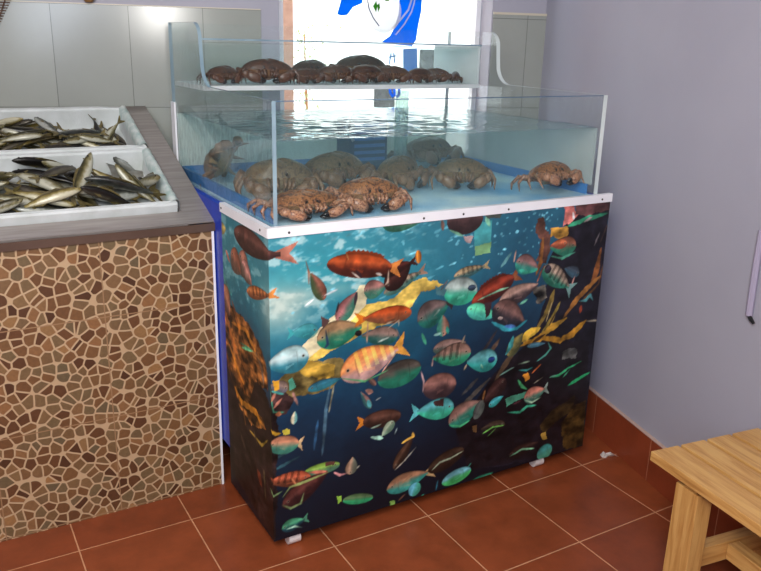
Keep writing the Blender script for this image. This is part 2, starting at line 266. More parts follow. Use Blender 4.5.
# resting poses of the fish in the two crates
FISH = [
('A',0.96,0.4126,0.2007,-0.0118,0.618,0.476,-0.382,-0.496),
('A',0.97,0.4871,0.2072,-0.0074,0.055,0.173,0.722,0.668),
('A',0.94,0.1562,0.1682,-0.0117,0.081,-0.156,0.683,-0.709),
('A',0.78,0.4677,0.1748,-0.0016,0.058,-0.136,-0.817,-0.557),
('A',0.8,0.1298,0.1181,-0.014,0.067,0.008,-0.792,-0.607),
('A',0.79,0.542,0.1278,-0.0018,0.021,-0.179,0.608,-0.773),
('A',1.08,0.2571,0.1762,-0.0061,0.699,0.686,-0.106,-0.171),
('A',0.84,0.5015,0.2449,-0.0135,0.049,0.144,0.779,0.609),
('A',0.74,0.5098,0.1144,-0.0145,0.037,0.041,-0.663,0.746),
('A',0.86,0.367,0.1106,-0.0022,0.981,-0.17,-0.089,0.037),
('A',0.77,0.2361,0.2233,-0.0145,0.051,0.014,-0.792,0.609),
('A',1.01,0.2181,0.2525,0.0023,0.128,0.105,-0.941,-0.294),
('A',0.8,0.3474,0.1736,-0.0129,0.747,0.593,-0.172,-0.245),
('A',0.84,0.2643,0.115,-0.0065,0.01,0.995,0.08,0.055),
('A',1.1,0.2027,0.1267,0.0097,0.058,-0.037,0.575,-0.815),
('A',1.03,0.3143,0.2284,0.0003,0.662,-0.655,-0.172,0.321),
('A',0.85,0.1475,0.1963,0.0118,0.054,0.117,-0.493,-0.861),
('A',0.78,0.1963,0.1762,0.0139,0.186,-0.124,0.696,-0.682),
('A',1.09,0.3286,0.2649,0.0205,0.204,-0.123,-0.523,0.818),
('A',1.06,0.1191,0.2276,-0.0105,0.516,0.709,0.353,0.326),
('A',0.79,0.3227,0.1851,0.0156,0.399,-0.239,-0.716,0.521),
('A',0.98,0.1795,0.1421,0.043,0.753,-0.65,0.058,0.082),
('A',0.82,0.5228,0.2376,0.0052,0.187,-0.005,-0.792,0.582),
('A',0.9,0.4726,0.1847,0.0202,0.016,0.203,0.646,0.736),
('A',0.85,0.408,0.2581,0.0241,0.206,-0.464,0.424,-0.75),
('A',1.09,0.5225,0.2086,0.0175,0.783,-0.578,0.23,0.0),
('A',0.83,0.1302,0.1386,0.0276,0.112,-0.141,0.742,-0.646),
('A',0.84,0.3741,0.2876,0.026,0.31,0.148,-0.918,-0.197),
('A',0.94,0.405,0.1929,0.0579,0.68,-0.512,-0.475,0.223),
('A',1.09,0.1394,0.2562,0.0298,0.738,0.56,-0.368,-0.076),
('A',0.93,0.2748,0.1796,0.0311,0.749,-0.598,0.228,-0.17),
('A',0.72,0.276,0.1132,0.0242,0.043,-0.059,-0.583,-0.809),
('A',1.09,0.3151,0.1834,0.0504,0.22,0.293,0.673,0.642),
('A',1.08,0.5144,0.1513,0.0239,0.208,0.026,-0.551,-0.808),
('A',0.93,0.5956,0.1108,0.0687,0.69,0.089,0.712,-0.092),
('A',0.87,0.1351,0.1707,0.0266,0.14,0.086,0.114,-0.98),
('A',0.88,0.5584,0.1663,0.0395,0.078,0.432,0.484,0.757),
('A',0.95,0.5984,0.1904,0.0382,0.661,-0.393,-0.051,-0.638),
('A',0.91,0.2834,0.1421,0.044,0.778,-0.598,0.169,-0.092),
('A',0.83,0.4562,0.1098,0.0585,0.0,-0.219,-0.002,-0.976),
('A',1.08,0.5105,0.1466,0.064,0.106,0.086,-0.254,0.957),
('A',0.83,0.3437,0.2325,0.0613,0.676,-0.651,-0.145,0.314),
('A',0.92,0.2988,0.1176,0.0597,0.786,-0.605,-0.12,-0.023),
('A',0.73,0.2079,0.2726,0.0207,0.533,-0.046,0.498,0.683),
('A',0.88,0.4519,0.1708,0.046,0.24,0.095,-0.521,-0.813),
('A',0.87,0.4451,0.1336,0.0699,0.112,0.122,-0.285,0.944),
('A',1.04,0.3319,0.3076,0.034,0.012,-0.151,0.28,-0.948),
('A',0.77,0.2385,0.1925,0.0722,0.325,-0.404,0.7,-0.491),
('A',0.94,0.4594,0.186,0.0895,0.583,-0.808,-0.064,-0.051),
('A',0.97,0.5801,0.1475,0.1286,0.113,-0.556,0.552,0.611),
('A',0.77,0.1385,0.1984,0.0392,0.543,-0.766,0.008,-0.344),
('A',0.99,0.2962,0.1137,0.0909,0.959,-0.232,-0.165,0.016),
('A',0.74,0.1563,0.1094,0.0406,0.967,-0.21,-0.146,0.021),
('A',1.0,0.4579,0.1194,0.0966,0.237,0.115,-0.757,0.599),
('A',0.91,0.5599,0.2517,0.0417,0.454,-0.014,-0.738,-0.499),
('A',1.07,0.3106,0.1754,0.0848,0.037,-0.292,0.939,-0.179),
('A',0.92,0.0904,0.2358,0.028,0.536,-0.095,0.346,-0.764),
('A',0.99,0.3905,0.1981,0.0949,0.648,-0.687,-0.292,0.15),
('B',0.67,0.4837,0.5276,-0.0136,0.027,-0.057,-0.878,-0.475),
('B',0.62,0.2094,0.6148,-0.0165,0.606,-0.792,0.019,-0.076),
('B',0.85,0.2022,0.5841,-0.013,0.046,-0.047,-0.718,0.693),
('B',0.84,0.3162,0.5997,-0.0135,0.265,-0.29,-0.737,0.55),
('B',0.89,0.2828,0.5341,-0.0128,0.61,-0.79,-0.048,-0.023),
('B',0.61,0.2102,0.5553,-0.0124,0.007,-0.036,0.424,0.905),
('B',0.6,0.3656,0.5873,-0.0068,0.243,-0.044,-0.674,0.696),
('B',0.65,0.1989,0.533,-0.0089,0.117,0.017,0.696,-0.708),
('B',0.63,0.4432,0.5607,-0.0156,0.767,0.622,0.107,0.116),
('B',0.88,0.2903,0.5895,0.0032,0.697,0.654,-0.216,-0.201),
('B',0.64,0.4037,0.548,0.0028,0.414,0.884,0.194,0.101),
('B',0.81,0.3855,0.6127,-0.0138,0.083,0.123,0.783,0.605),
('B',0.66,0.2668,0.5479,0.0151,0.114,0.217,-0.744,-0.622),
('B',0.88,0.4188,0.6507,-0.0127,0.14,0.236,0.763,0.586),
('B',0.65,0.1213,0.5581,-0.0113,0.005,-0.104,0.742,0.662),
('B',0.87,0.3501,0.5651,0.0244,0.783,0.57,0.189,0.16),
('B',0.72,0.1426,0.5295,-0.0042,0.065,0.096,0.503,-0.856),
('B',0.89,0.1925,0.625,-0.0004,0.123,-0.288,-0.697,0.645),
('B',0.84,0.1561,0.5442,0.0131,0.284,-0.958,-0.024,-0.041),
('B',0.79,0.3585,0.6502,-0.0082,0.152,0.193,0.869,0.428),
('B',0.82,0.5636,0.5945,-0.0138,0.434,-0.281,-0.542,0.663),
('B',0.64,0.3385,0.6354,0.0095,0.028,0.0,0.78,-0.626),
('B',0.76,0.2773,0.6537,0.0091,0.129,-0.113,0.472,-0.865),
('B',0.62,0.4013,0.5266,0.0088,0.476,0.879,0.03,0.006),
('B',0.62,0.4815,0.553,-0.0078,0.832,-0.536,0.043,0.138),
('B',0.77,0.3054,0.6887,0.0041,0.977,0.165,-0.136,0.013),
('B',0.63,0.5094,0.6355,-0.0161,0.449,-0.478,-0.602,0.455),
('B',0.75,0.2738,0.5358,0.0448,0.715,-0.694,-0.028,-0.079),
('B',0.85,0.308,0.6193,0.0235,0.623,0.778,-0.043,-0.069),
('B',0.66,0.2373,0.6102,0.0279,0.009,-0.982,0.188,0.029),
('B',0.79,0.1766,0.5983,0.0078,0.22,0.14,0.672,0.693),
('B',0.73,0.1915,0.6043,0.0267,0.841,0.509,-0.125,-0.136),
('B',0.76,0.5927,0.6227,-0.0115,0.391,0.719,-0.498,-0.287),
('B',0.66,0.1083,0.6518,-0.006,0.657,-0.678,-0.309,0.115),
('B',0.74,0.2076,0.6693,-0.0148,0.083,-0.078,-0.788,0.605),
('B',0.71,0.4718,0.5916,-0.0046,0.727,0.685,0.041,-0.011),
('B',0.64,0.23,0.5292,0.0513,0.698,0.698,-0.067,0.148),
('B',0.87,0.1077,0.6449,0.0235,0.371,-0.216,0.863,-0.266),
('B',0.84,0.2818,0.5667,0.0346,0.908,0.409,-0.036,0.078),
('B',0.78,0.3771,0.6156,0.0384,0.385,0.396,0.596,0.583),
('B',0.76,0.4658,0.5595,0.0157,0.714,-0.628,0.276,-0.142),
('B',0.69,0.1109,0.5711,0.0059,0.244,-0.074,0.644,0.721),
('B',0.88,0.3083,0.6139,0.0505,0.743,-0.609,-0.22,0.169),
('B',0.81,0.5373,0.6059,0.0131,0.541,0.401,-0.209,-0.709),
('B',0.67,0.5838,0.5788,-0.0008,0.091,0.52,0.752,0.394),
('B',0.65,0.4713,0.636,-0.0033,0.378,-0.493,-0.443,0.646),
('B',0.67,0.1749,0.5681,0.0191,0.233,-0.037,0.836,0.495),
('B',0.62,0.2791,0.6763,0.0176,0.737,-0.634,-0.105,-0.209),
('B',0.73,0.2768,0.5687,0.0589,0.768,-0.609,0.055,-0.19),
('B',0.66,0.1273,0.6065,0.0298,0.92,-0.311,-0.236,-0.045),
('B',0.79,0.4617,0.5692,0.0377,0.648,0.744,0.159,0.037),
('B',0.7,0.564,0.5703,0.02,0.302,-0.353,0.872,-0.156),
('B',0.85,0.063,0.6041,0.0195,0.297,-0.681,-0.669,-0.011),
('B',0.77,0.3012,0.5305,0.0794,0.878,-0.471,0.084,0.025),
('B',0.71,0.4751,0.5413,0.0302,0.123,0.074,-0.45,-0.881),
('B',0.67,0.5554,0.5276,0.0082,0.461,0.882,0.083,-0.055),
('B',0.64,0.1267,0.5545,0.0283,0.087,0.183,0.727,-0.656),
('B',0.6,0.4704,0.6005,0.0245,0.841,0.512,0.173,0.03),
('B',0.87,0.3895,0.5767,0.0588,0.577,-0.815,0.019,-0.036),
('B',0.88,0.1625,0.5815,0.0333,0.927,0.266,-0.263,-0.039),
('B',0.64,0.5172,0.5281,0.0323,0.062,-0.096,-0.533,-0.838),
('B',0.86,0.2385,0.6524,0.0345,0.248,-0.892,0.185,-0.33),
('B',0.71,0.1223,0.5247,0.0298,0.067,-0.14,0.12,0.981),
('B',0.62,0.2063,0.526,0.0654,0.077,-0.17,0.008,0.982),
('B',0.78,0.4728,0.5515,0.0529,0.694,0.711,0.101,0.05),
('B',0.86,0.5394,0.5285,0.0515,0.187,0.969,0.083,-0.136),
]
WORLD = 4.5
EXPOSURE = 0.0
LIGHTS = [
    ((-.3, .3, 2.5), (.9, 2.0, .5), 1.2, 1.2, 82, (1, .95, .88), 'overhead_fill'),  # unseen warm area light added overhead to light the cabinet front
    ((-.55, -.95, 1.9), (1.7, 2.0, .6), 1.5, 1.2, 70, (.76, .85, 1), 'cool_fill'),  # unseen cool fill added behind the camera to brighten the right wall
    ((.05, -.12, 1.62), (1.1, 2.1, 1.0), .22, .16, 14, (1, .97, .93), 'camera_flash'),
]
PI = math.pi
C = bpy.context.scene.collection
S = bpy.context.scene
random.seed(11)

# ------------------------------------------------------------------ helpers
def lin(c):
    r = []
    for v in c[:3]:
        v = v / 255.0
        r.append(v / 12.92 if v <= 0.04045 else ((v + 0.055) / 1.055) ** 2.4)
    return tuple(r) + (1.0,)

class MB:
    def __init__(self):
        self.bm = bmesh.new()
    def box(self, x0, x1, y0, y1, z0, z1, M=None, mi=0):
        vs = []
        for x in (x0, x1):
            for y in (y0, y1):
                for z in (z0, z1):
                    p = Vector((x, y, z))
                    vs.append(self.bm.verts.new(M @ p if M else p))
        for q in ((0, 1, 3, 2), (4, 6, 7, 5), (0, 4, 5, 1), (2, 3, 7, 6), (0, 2, 6, 4), (1, 5, 7, 3)):
            f = self.bm.faces.new([vs[i] for i in q]); f.material_index = mi
        return self
    def prism(self, pts, a, b, f3, mi_side=0, mi_cap=0):
        """pts 2D outline; f3(p, q, t) gives the 3D point, t runs a to b"""
        A = [self.bm.verts.new(f3(p[0], p[1], a)) for p in pts]
        B = [self.bm.verts.new(f3(p[0], p[1], b)) for p in pts]
        n = len(pts)
        f = self.bm.faces.new(A); f.material_index = mi_cap
        f = self.bm.faces.new(B[::-1]); f.material_index = mi_cap
        for i in range(n):
            f = self.bm.faces.new([A[i], B[i], B[(i + 1) % n], A[(i + 1) % n]]); f.material_index = mi_side
        return self
    def tube(self, pts, rad, n=10, sq=1.0, cap=True, M=None):
        """swept tube through pts with a radius each; sq squashes it along its binormal"""
        pts = [Vector(p) for p in pts]
        rings = []
        up = Vector((0, 0, 1))
        for i, p in enumerate(pts):
            d = (pts[min(i + 1, len(pts) - 1)] - pts[max(i - 1, 0)]).normalized()
            a = d.cross(up)
            if a.length < 0.05: a = d.cross(Vector((0, 1, 0)))
            a.normalize(); b = a.cross(d).normalized()
            r = rad[i]
            ring = []
            for k in range(n):
                t = 2 * PI * k / n
                q = p + a * (r * math.cos(t)) + b * (r * sq * math.sin(t))
                ring.append(self.bm.verts.new(M @ q if M else q))
            rings.append(ring)
        for i in range(len(rings) - 1):
            for k in range(n):
                self.bm.faces.new([rings[i][k], rings[i][(k + 1) % n], rings[i + 1][(k + 1) % n], rings[i + 1][k]])
        if cap:
            self.bm.faces.new(rings[0][::-1]); self.bm.faces.new(rings[-1])
        return self
    def ball(self, c, r, sx=1, sy=1, sz=1, seg=12, M=None):
        m = Matrix.Translation(c) @ Matrix.Diagonal((r * sx, r * sy, r * sz, 1))
        if M: m = M @ m
        bmesh.ops.create_uvsphere(self.bm, u_segments=seg, v_segments=max(6, seg // 2 + 1), radius=1, matrix=m)
        return self
    def build(self, name, mats, parent=None, smooth=False, bevel=0, M=None, seg=2):
        me = bpy.data.meshes.new(name)
        bmesh.ops.recalc_face_normals(self.bm, faces=self.bm.faces)
        if bevel:
            es = [e for e in self.bm.edges if len(e.link_faces) == 2 and e.calc_face_angle(0) > 0.5]
            bmesh.ops.bevel(self.bm, geom=es, offset=bevel, segments=seg, affect='EDGES', profile=0.6)
        if smooth:
            for f in self.bm.faces: f.smooth = True
        self.bm.to_mesh(me); self.bm.free()
        for m in (mats if isinstance(mats, (list, tuple)) else [mats]): me.materials.append(m)
        o = bpy.data.objects.new(name, me); C.objects.link(o)
        if parent: o.parent = parent
        if M is not None: o.matrix_local = M
        return o

def tag(o, label=None, cat=None, group=None, kind=None):
    if label: o['label'] = label
    if cat: o['category'] = cat
    if group: o['group'] = group
    if kind: o['kind'] = kind
    return o
def empty(name, M=None, label=None, cat=None, group=None):
    o = bpy.data.objects.new(name, None); o.empty_display_size = 0.05; C.objects.link(o)
    if M is not None: o.matrix_world = M
    return tag(o, label, cat, group)
def copy_tree(o, parent=None):
    c = o.copy(); C.objects.link(c)
    if parent: c.parent = parent
    for ch in list(o.children): copy_tree(ch, c)
    return c

# ---- materials
def N(nt, t, **kw):
    n = nt.nodes.new(t)
    for k, v in kw.items():
        if k in n.inputs: n.inputs[k].default_value = v
        else: setattr(n, k, v)
    return n
def base(name):
    m = bpy.data.materials.new(name); m.use_nodes = True
    nt = m.node_tree; b = nt.nodes['Principled BSDF']
    return m, nt, b
def ramp(nt, fac, stops):
    r = nt.nodes.new('ShaderNodeValToRGB'); e = r.color_ramp.elements
    while len(e) > 1: e.remove(e[-1])
    e[0].position = stops[0][0]; e[0].color = lin(stops[0][1])
    for p, c in stops[1:]:
        k = e.new(p); k.color = lin(c)
    nt.links.new(fac, r.inputs[0]); return r
def coords(nt, scale=(1, 1, 1), loc=(0, 0, 0)):
    tc = nt.nodes.new('ShaderNodeTexCoord'); mp = nt.nodes.new('ShaderNodeMapping')
    mp.inputs['Scale'].default_value = scale; mp.inputs['Location'].default_value = loc
    nt.links.new(tc.outputs['Object'], mp.inputs[0]); return mp.outputs[0]
def mat(name, c1, c2=None, rough=.5, scale=20, metal=0, stretch=(1, 1, 1), bump=0, spec=.5, detail=4, bscale=None, coat=0):
    m, nt, b = base(name)
    b.inputs['Roughness'].default_value = rough; b.inputs['Metallic'].default_value = metal
    b.inputs['Specular IOR Level'].default_value = spec
    b.inputs['Coat Weight'].default_value = coat
    co = coords(nt, stretch)
    n = N(nt, 'ShaderNodeTexNoise', Scale=scale, Detail=detail); nt.links.new(co, n.inputs['Vector'])
    r = ramp(nt, n.outputs['Fac'], [(.3, c1), (.7, c2 or c1)])
    nt.links.new(r.outputs[0], b.inputs['Base Color'])
    if bump:
        n2 = N(nt, 'ShaderNodeTexNoise', Scale=bscale or scale * 3, Detail=5); nt.links.new(co, n2.inputs['Vector'])
        bp = N(nt, 'ShaderNodeBump', Strength=bump, Distance=.002); nt.links.new(n2.outputs['Fac'], bp.inputs['Height'])
        nt.links.new(bp.outputs[0], b.inputs['Normal'])
    return m
def tiles(name, w, h, loc, c1, c2, grout, mortar=.003, rough=.3, axes='XY', bump=.3, nscale=6, spec=.5, rn=0):
    m, nt, b = base(name)
    tc = nt.nodes.new('ShaderNodeTexCoord'); sp = nt.nodes.new('ShaderNodeSeparateXYZ'); nt.links.new(tc.outputs['Object'], sp.inputs[0])
    cb = nt.nodes.new('ShaderNodeCombineXYZ')
    nt.links.new(sp.outputs[axes[0]], cb.inputs[0]); nt.links.new(sp.outputs[axes[1]], cb.inputs[1])
    mp = nt.nodes.new('ShaderNodeMapping'); mp.inputs['Location'].default_value = (-loc[0], -loc[1], 0); nt.links.new(cb.outputs[0], mp.inputs[0])
    br = N(nt, 'ShaderNodeTexBrick', offset=0.0, offset_frequency=1, squash=1.0)
    br.inputs['Scale'].default_value = 1; br.inputs['Brick Width'].default_value = w; br.inputs['Row Height'].default_value = h
    br.inputs['Mortar Size'].default_value = mortar; br.inputs['Mortar Smooth'].default_value = .1; br.inputs['Bias'].default_value = 0
    br.inputs['Color1'].default_value = lin(c1); br.inputs['Color2'].default_value = lin(c2); br.inputs['Mortar'].default_value = lin(grout)
    nt.links.new(mp.outputs[0], br.inputs['Vector'])
    n = N(nt, 'ShaderNodeTexNoise', Scale=nscale, Detail=6, Roughness=.65); nt.links.new(tc.outputs['Object'], n.inputs['Vector'])
    rr = nt.nodes.new('ShaderNodeMapRange'); rr.inputs[1].default_value = .25; rr.inputs[2].default_value = .75; rr.inputs[3].default_value = 1-bump; rr.inputs[4].default_value = 1+bump
    nt.links.new(n.outputs['Fac'], rr.inputs[0])
    mx = N(nt, 'ShaderNodeMix', data_type='RGBA', blend_type='MULTIPLY'); mx.inputs[0].default_value = 1
    nt.links.new(br.outputs['Color'], mx.inputs[6]); nt.links.new(rr.outputs[0], mx.inputs[7])
    nt.links.new(mx.outputs[2], b.inputs['Base Color'])
    b.inputs['Roughness'].default_value = rough; b.inputs['Specular IOR Level'].default_value = spec
    if rn:
        r2 = nt.nodes.new('ShaderNodeMapRange'); r2.inputs[3].default_value = rough - rn; r2.inputs[4].default_value = rough + rn
        nt.links.new(n.outputs['Fac'], r2.inputs[0]); nt.links.new(r2.outputs[0], b.inputs['Roughness'])
    bp = N(nt, 'ShaderNodeBump', Strength=.6, Distance=.002); bp.invert = True; nt.links.new(br.outputs['Fac'], bp.inputs['Height']); nt.links.new(bp.outputs[0], b.inputs['Normal'])
    return m
def clear(name, tint, ior=1.45, rough=0.0, vol=None, bump=None, haze=None):
    """clear sheet or water: straight-through light plus a Fresnel reflection"""
    m = bpy.data.materials.new(name); m.use_nodes = True; nt = m.node_tree; nt.nodes.clear()
    out = nt.nodes.new('ShaderNodeOutputMaterial')
    tr = nt.nodes.new('ShaderNodeBsdfTransparent'); tr.inputs[0].default_value = (*tint, 1)
    gl = N(nt, 'ShaderNodeBsdfGlossy'); gl.inputs['Roughness'].default_value = rough
    fr = N(nt, 'ShaderNodeFresnel'); fr.inputs[0].default_value = ior
    mx = nt.nodes.new('ShaderNodeMixShader')
    ge = nt.nodes.new('ShaderNodeNewGeometry'); fm = N(nt, 'ShaderNodeMath', operation='MULTIPLY'); inv = N(nt, 'ShaderNodeMath', operation='SUBTRACT'); inv.inputs[0].default_value = 1
    nt.links.new(ge.outputs['Backfacing'], inv.inputs[1]); nt.links.new(fr.outputs[0], fm.inputs[0]); nt.links.new(inv.outputs[0], fm.inputs[1])
    nt.links.new(fm.outputs[0], mx.inputs[0]); nt.links.new(tr.outputs[0], mx.inputs[1]); nt.links.new(gl.outputs[0], mx.inputs[2])
    last = mx
    if haze:
        co = coords(nt, (1, 1, .35)); n = N(nt, 'ShaderNodeTexNoise', Scale=60, Detail=6, Roughness=.7); nt.links.new(co, n.inputs['Vector'])
        r = nt.nodes.new('ShaderNodeMapRange'); r.inputs[1].default_value = .45; r.inputs[2].default_value = .75; r.inputs[3].default_value = haze[0]; r.inputs[4].default_value = haze[1]
        nt.links.new(n.outputs['Fac'], r.inputs[0])
        df = nt.nodes.new('ShaderNodeBsdfTranslucent'); df.inputs[0].default_value = (.75, .8, .82, 1)
        m2 = nt.nodes.new('ShaderNodeMixShader'); nt.links.new(r.outputs[0], m2.inputs[0]); nt.links.new(mx.outputs[0], m2.inputs[1]); nt.links.new(df.outputs[0], m2.inputs[2]); last = m2
    nt.links.new(last.outputs[0], out.inputs[0])
    if bump:
        co = coords(nt, (1.0, 2.2, 1)); n = N(nt, 'ShaderNodeTexNoise', Scale=bump[0], Detail=4, Roughness=.55, Distortion=.8); nt.links.new(co, n.inputs['Vector'])
        bp = N(nt, 'ShaderNodeBump', Strength=bump[1], Distance=.02); nt.links.new(n.outputs['Fac'], bp.inputs['Height'])
        nt.links.new(bp.outputs[0], gl.inputs['Normal']); nt.links.new(bp.outputs[0], fr.inputs['Normal'])
    if vol:
        ab = N(nt, 'ShaderNodeVolumeAbsorption', Density=vol[1]); ab.inputs[0].default_value = (*vol[0], 1)
        sc = N(nt, 'ShaderNodeVolumeScatter', Density=vol[3], Anisotropy=.25); sc.inputs[0].default_value = (*vol[2], 1)
        ad = nt.nodes.new('ShaderNodeAddShader'); nt.links.new(ab.outputs[0], ad.inputs[0]); nt.links.new(sc.outputs[0], ad.inputs[1])
        nt.links.new(ad.outputs[0], out.inputs['Volume'])
    return m

M_wall = mat('lavender_paint', (170, 168, 180), (163, 161, 174), rough=.6, scale=2.5, bump=.05, bscale=60)
M_ceil = mat('white_paint', (225, 225, 228), (215, 215, 220), rough=.8)
M_floor = tiles('terracotta_floor', .335, .335, (.2464, 1.4461), (138, 68, 38), (126, 59, 32), (196, 140, 104), .0022, .33, 'XY', .28, 9, .45, .08)
M_base = tiles('terracotta_skirting', .359, .6, (0, -.3), (150, 72, 42), (138, 62, 36), (185, 120, 88), .002, .4, 'YZ', .2, 9)
M_wtile = tiles('grey_wall_tile', .2642, .36, (-.0845 - .2642*20, .11), (158, 161, 154), (152, 155, 149), (112, 114, 110), .0012, .18, 'XZ', .05, 3, .5)
M_whitetrim = mat('white_trim', (244, 243, 246), (236, 235, 240), rough=.4, scale=8)
M_steel = mat('brushed_steel', (176, 168, 163), (150, 142, 137), rough=.4, metal=.45, scale=6, stretch=(1, 14, 1), bump=.05)
M_lip = mat('dark_steel_edge', (120, 98, 86), (96, 76, 66), rough=.35, metal=.5, scale=6)
M_blue = mat('blue_plastic', (22, 62, 190), (18, 54, 172), rough=.35)
M_bluefloor = mat('blue_tank_base', (104, 176, 220), (216, 238, 240), rough=.5, scale=4.5)
M_rim = mat('blue_rim', (70, 130, 190), rough=.5)
M_foam = mat('white_foam', (212, 216, 216), (190, 195, 192), rough=.7, scale=14, bump=.25, bscale=160)
M_film = mat('crumpled_film', (206, 212, 208), (160, 182, 178), rough=.35, scale=40, bump=.6, bscale=60)
M_black = mat('dark_black', (18, 16, 16), rough=.3)
M_screw = mat('screw_steel', (70, 66, 64), rough=.4, metal=.6)
M_caster = mat('caster_white', (214, 205, 202), rough=.5)
M_brick = mat('pink_brick', (224, 178, 150), (206, 158, 132), rough=.8, scale=30)
M_leaf = mat('leaf_green', (190, 205, 150), (160, 180, 120), rough=.6)
M_facade = mat('pale_render', (232, 232, 228), rough=.8)
M_darkwin = mat('dark_window', (38, 44, 44), (20, 24, 26), rough=.2)
M_ground = mat('pale_paving', (205, 200, 190), (190, 186, 178), rough=.8)
M_strap = mat('pale_lilac_cloth', (158, 150, 172), rough=.7)
M_net = mat('brown_net', (110, 82, 66), (80, 56, 44), rough=.9, scale=80)
M_wood2 = mat('tan_wood', (176, 128, 78), (150, 102, 58), rough=.6)
M_paper = mat('white_paper', (240, 232, 226), rough=.8)


M_dwhite = mat('white_hose', (224, 226, 230), rough=.4)


M_glass = clear('tank_glass', (.975, .993, .99), haze=(.0, .04))
M_wet = clear('wet_glass', (.975, .993, .99), haze=(.03, .3))
M_winglass = clear('window_glass', (.98, .99, .99))
M_edge = mat('glass_edge', (96, 122, 140), (150, 172, 182), rough=.2, scale=12, stretch=(1, 1, .4))
M_edgew = mat('glass_edge_pale', (225, 234, 230), (196, 208, 206), rough=.2, scale=12, stretch=(1, 1, .4))
M_water = clear('water_side', (1, 1, 1), ior=1.02, vol=((.3, .85, .92), .24, (.82, .98, 1.0), .42))
M_wtop = clear('water_top', (.8, .88, .92), ior=1.7, rough=.03, vol=((.3, .85, .92), .24, (.82, .98, 1.0), .42))
M_water2 = clear('tray_water_side', (1, 1, 1), ior=1.02, vol=((.6, .88, .88), .6, (.8, .9, .9), .25))
M_wtop2 = clear('tray_water_top', (.96, .99, 1), ior=1.33, rough=.02, vol=((.6, .88, .88), .6, (.8, .9, .9), .25))
def translucent(name, col, mixf=.5):
    m = bpy.data.materials.new(name); m.use_nodes = True; nt = m.node_tree; nt.nodes.clear()
    out = nt.nodes.new('ShaderNodeOutputMaterial'); d = nt.nodes.new('ShaderNodeBsdfDiffuse'); t = nt.nodes.new('ShaderNodeBsdfTranslucent')
    co = coords(nt); n = N(nt, 'ShaderNodeTexNoise', Scale=5, Detail=3); nt.links.new(co, n.inputs['Vector'])
    r = ramp(nt, n.outputs['Fac'], [(.3, col), (.7, tuple(int(c * .94) for c in col))])
    nt.links.new(r.outputs[0], d.inputs[0]); nt.links.new(r.outputs[0], t.inputs[0])
    mx = nt.nodes.new('ShaderNodeMixShader'); mx.inputs[0].default_value = mixf
    nt.links.new(d.outputs[0], mx.inputs[1]); nt.links.new(t.outputs[0], mx.inputs[2]); nt.links.new(mx.outputs[0], out.inputs[0]); return m
M_dblue = translucent('decal_blue', (26, 150, 246), .6); M_dnavy = translucent('decal_navy', (40, 50, 100), .6); M_dwhitet = translucent('decal_white', (246, 248, 250), .6); M_dgreen = translucent('decal_green', (70, 160, 40), .6); M_dlight = translucent('decal_light_blue', (120, 165, 215), .6)
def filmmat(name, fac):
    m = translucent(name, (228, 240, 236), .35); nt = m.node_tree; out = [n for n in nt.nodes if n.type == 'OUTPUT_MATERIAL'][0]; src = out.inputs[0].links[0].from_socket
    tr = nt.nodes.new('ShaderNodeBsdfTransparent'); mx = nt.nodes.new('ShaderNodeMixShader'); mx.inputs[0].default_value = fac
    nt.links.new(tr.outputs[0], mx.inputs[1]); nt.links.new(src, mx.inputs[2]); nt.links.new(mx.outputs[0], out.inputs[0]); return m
M_film2 = filmmat('pane_reflection_film', .5)  # pale see-through colour imitating the reflection inside the right pane
M_acryl = translucent('white_acrylic', (240, 244, 244), .4)
M_back = translucent('frosted_back', (236, 246, 240), .3)

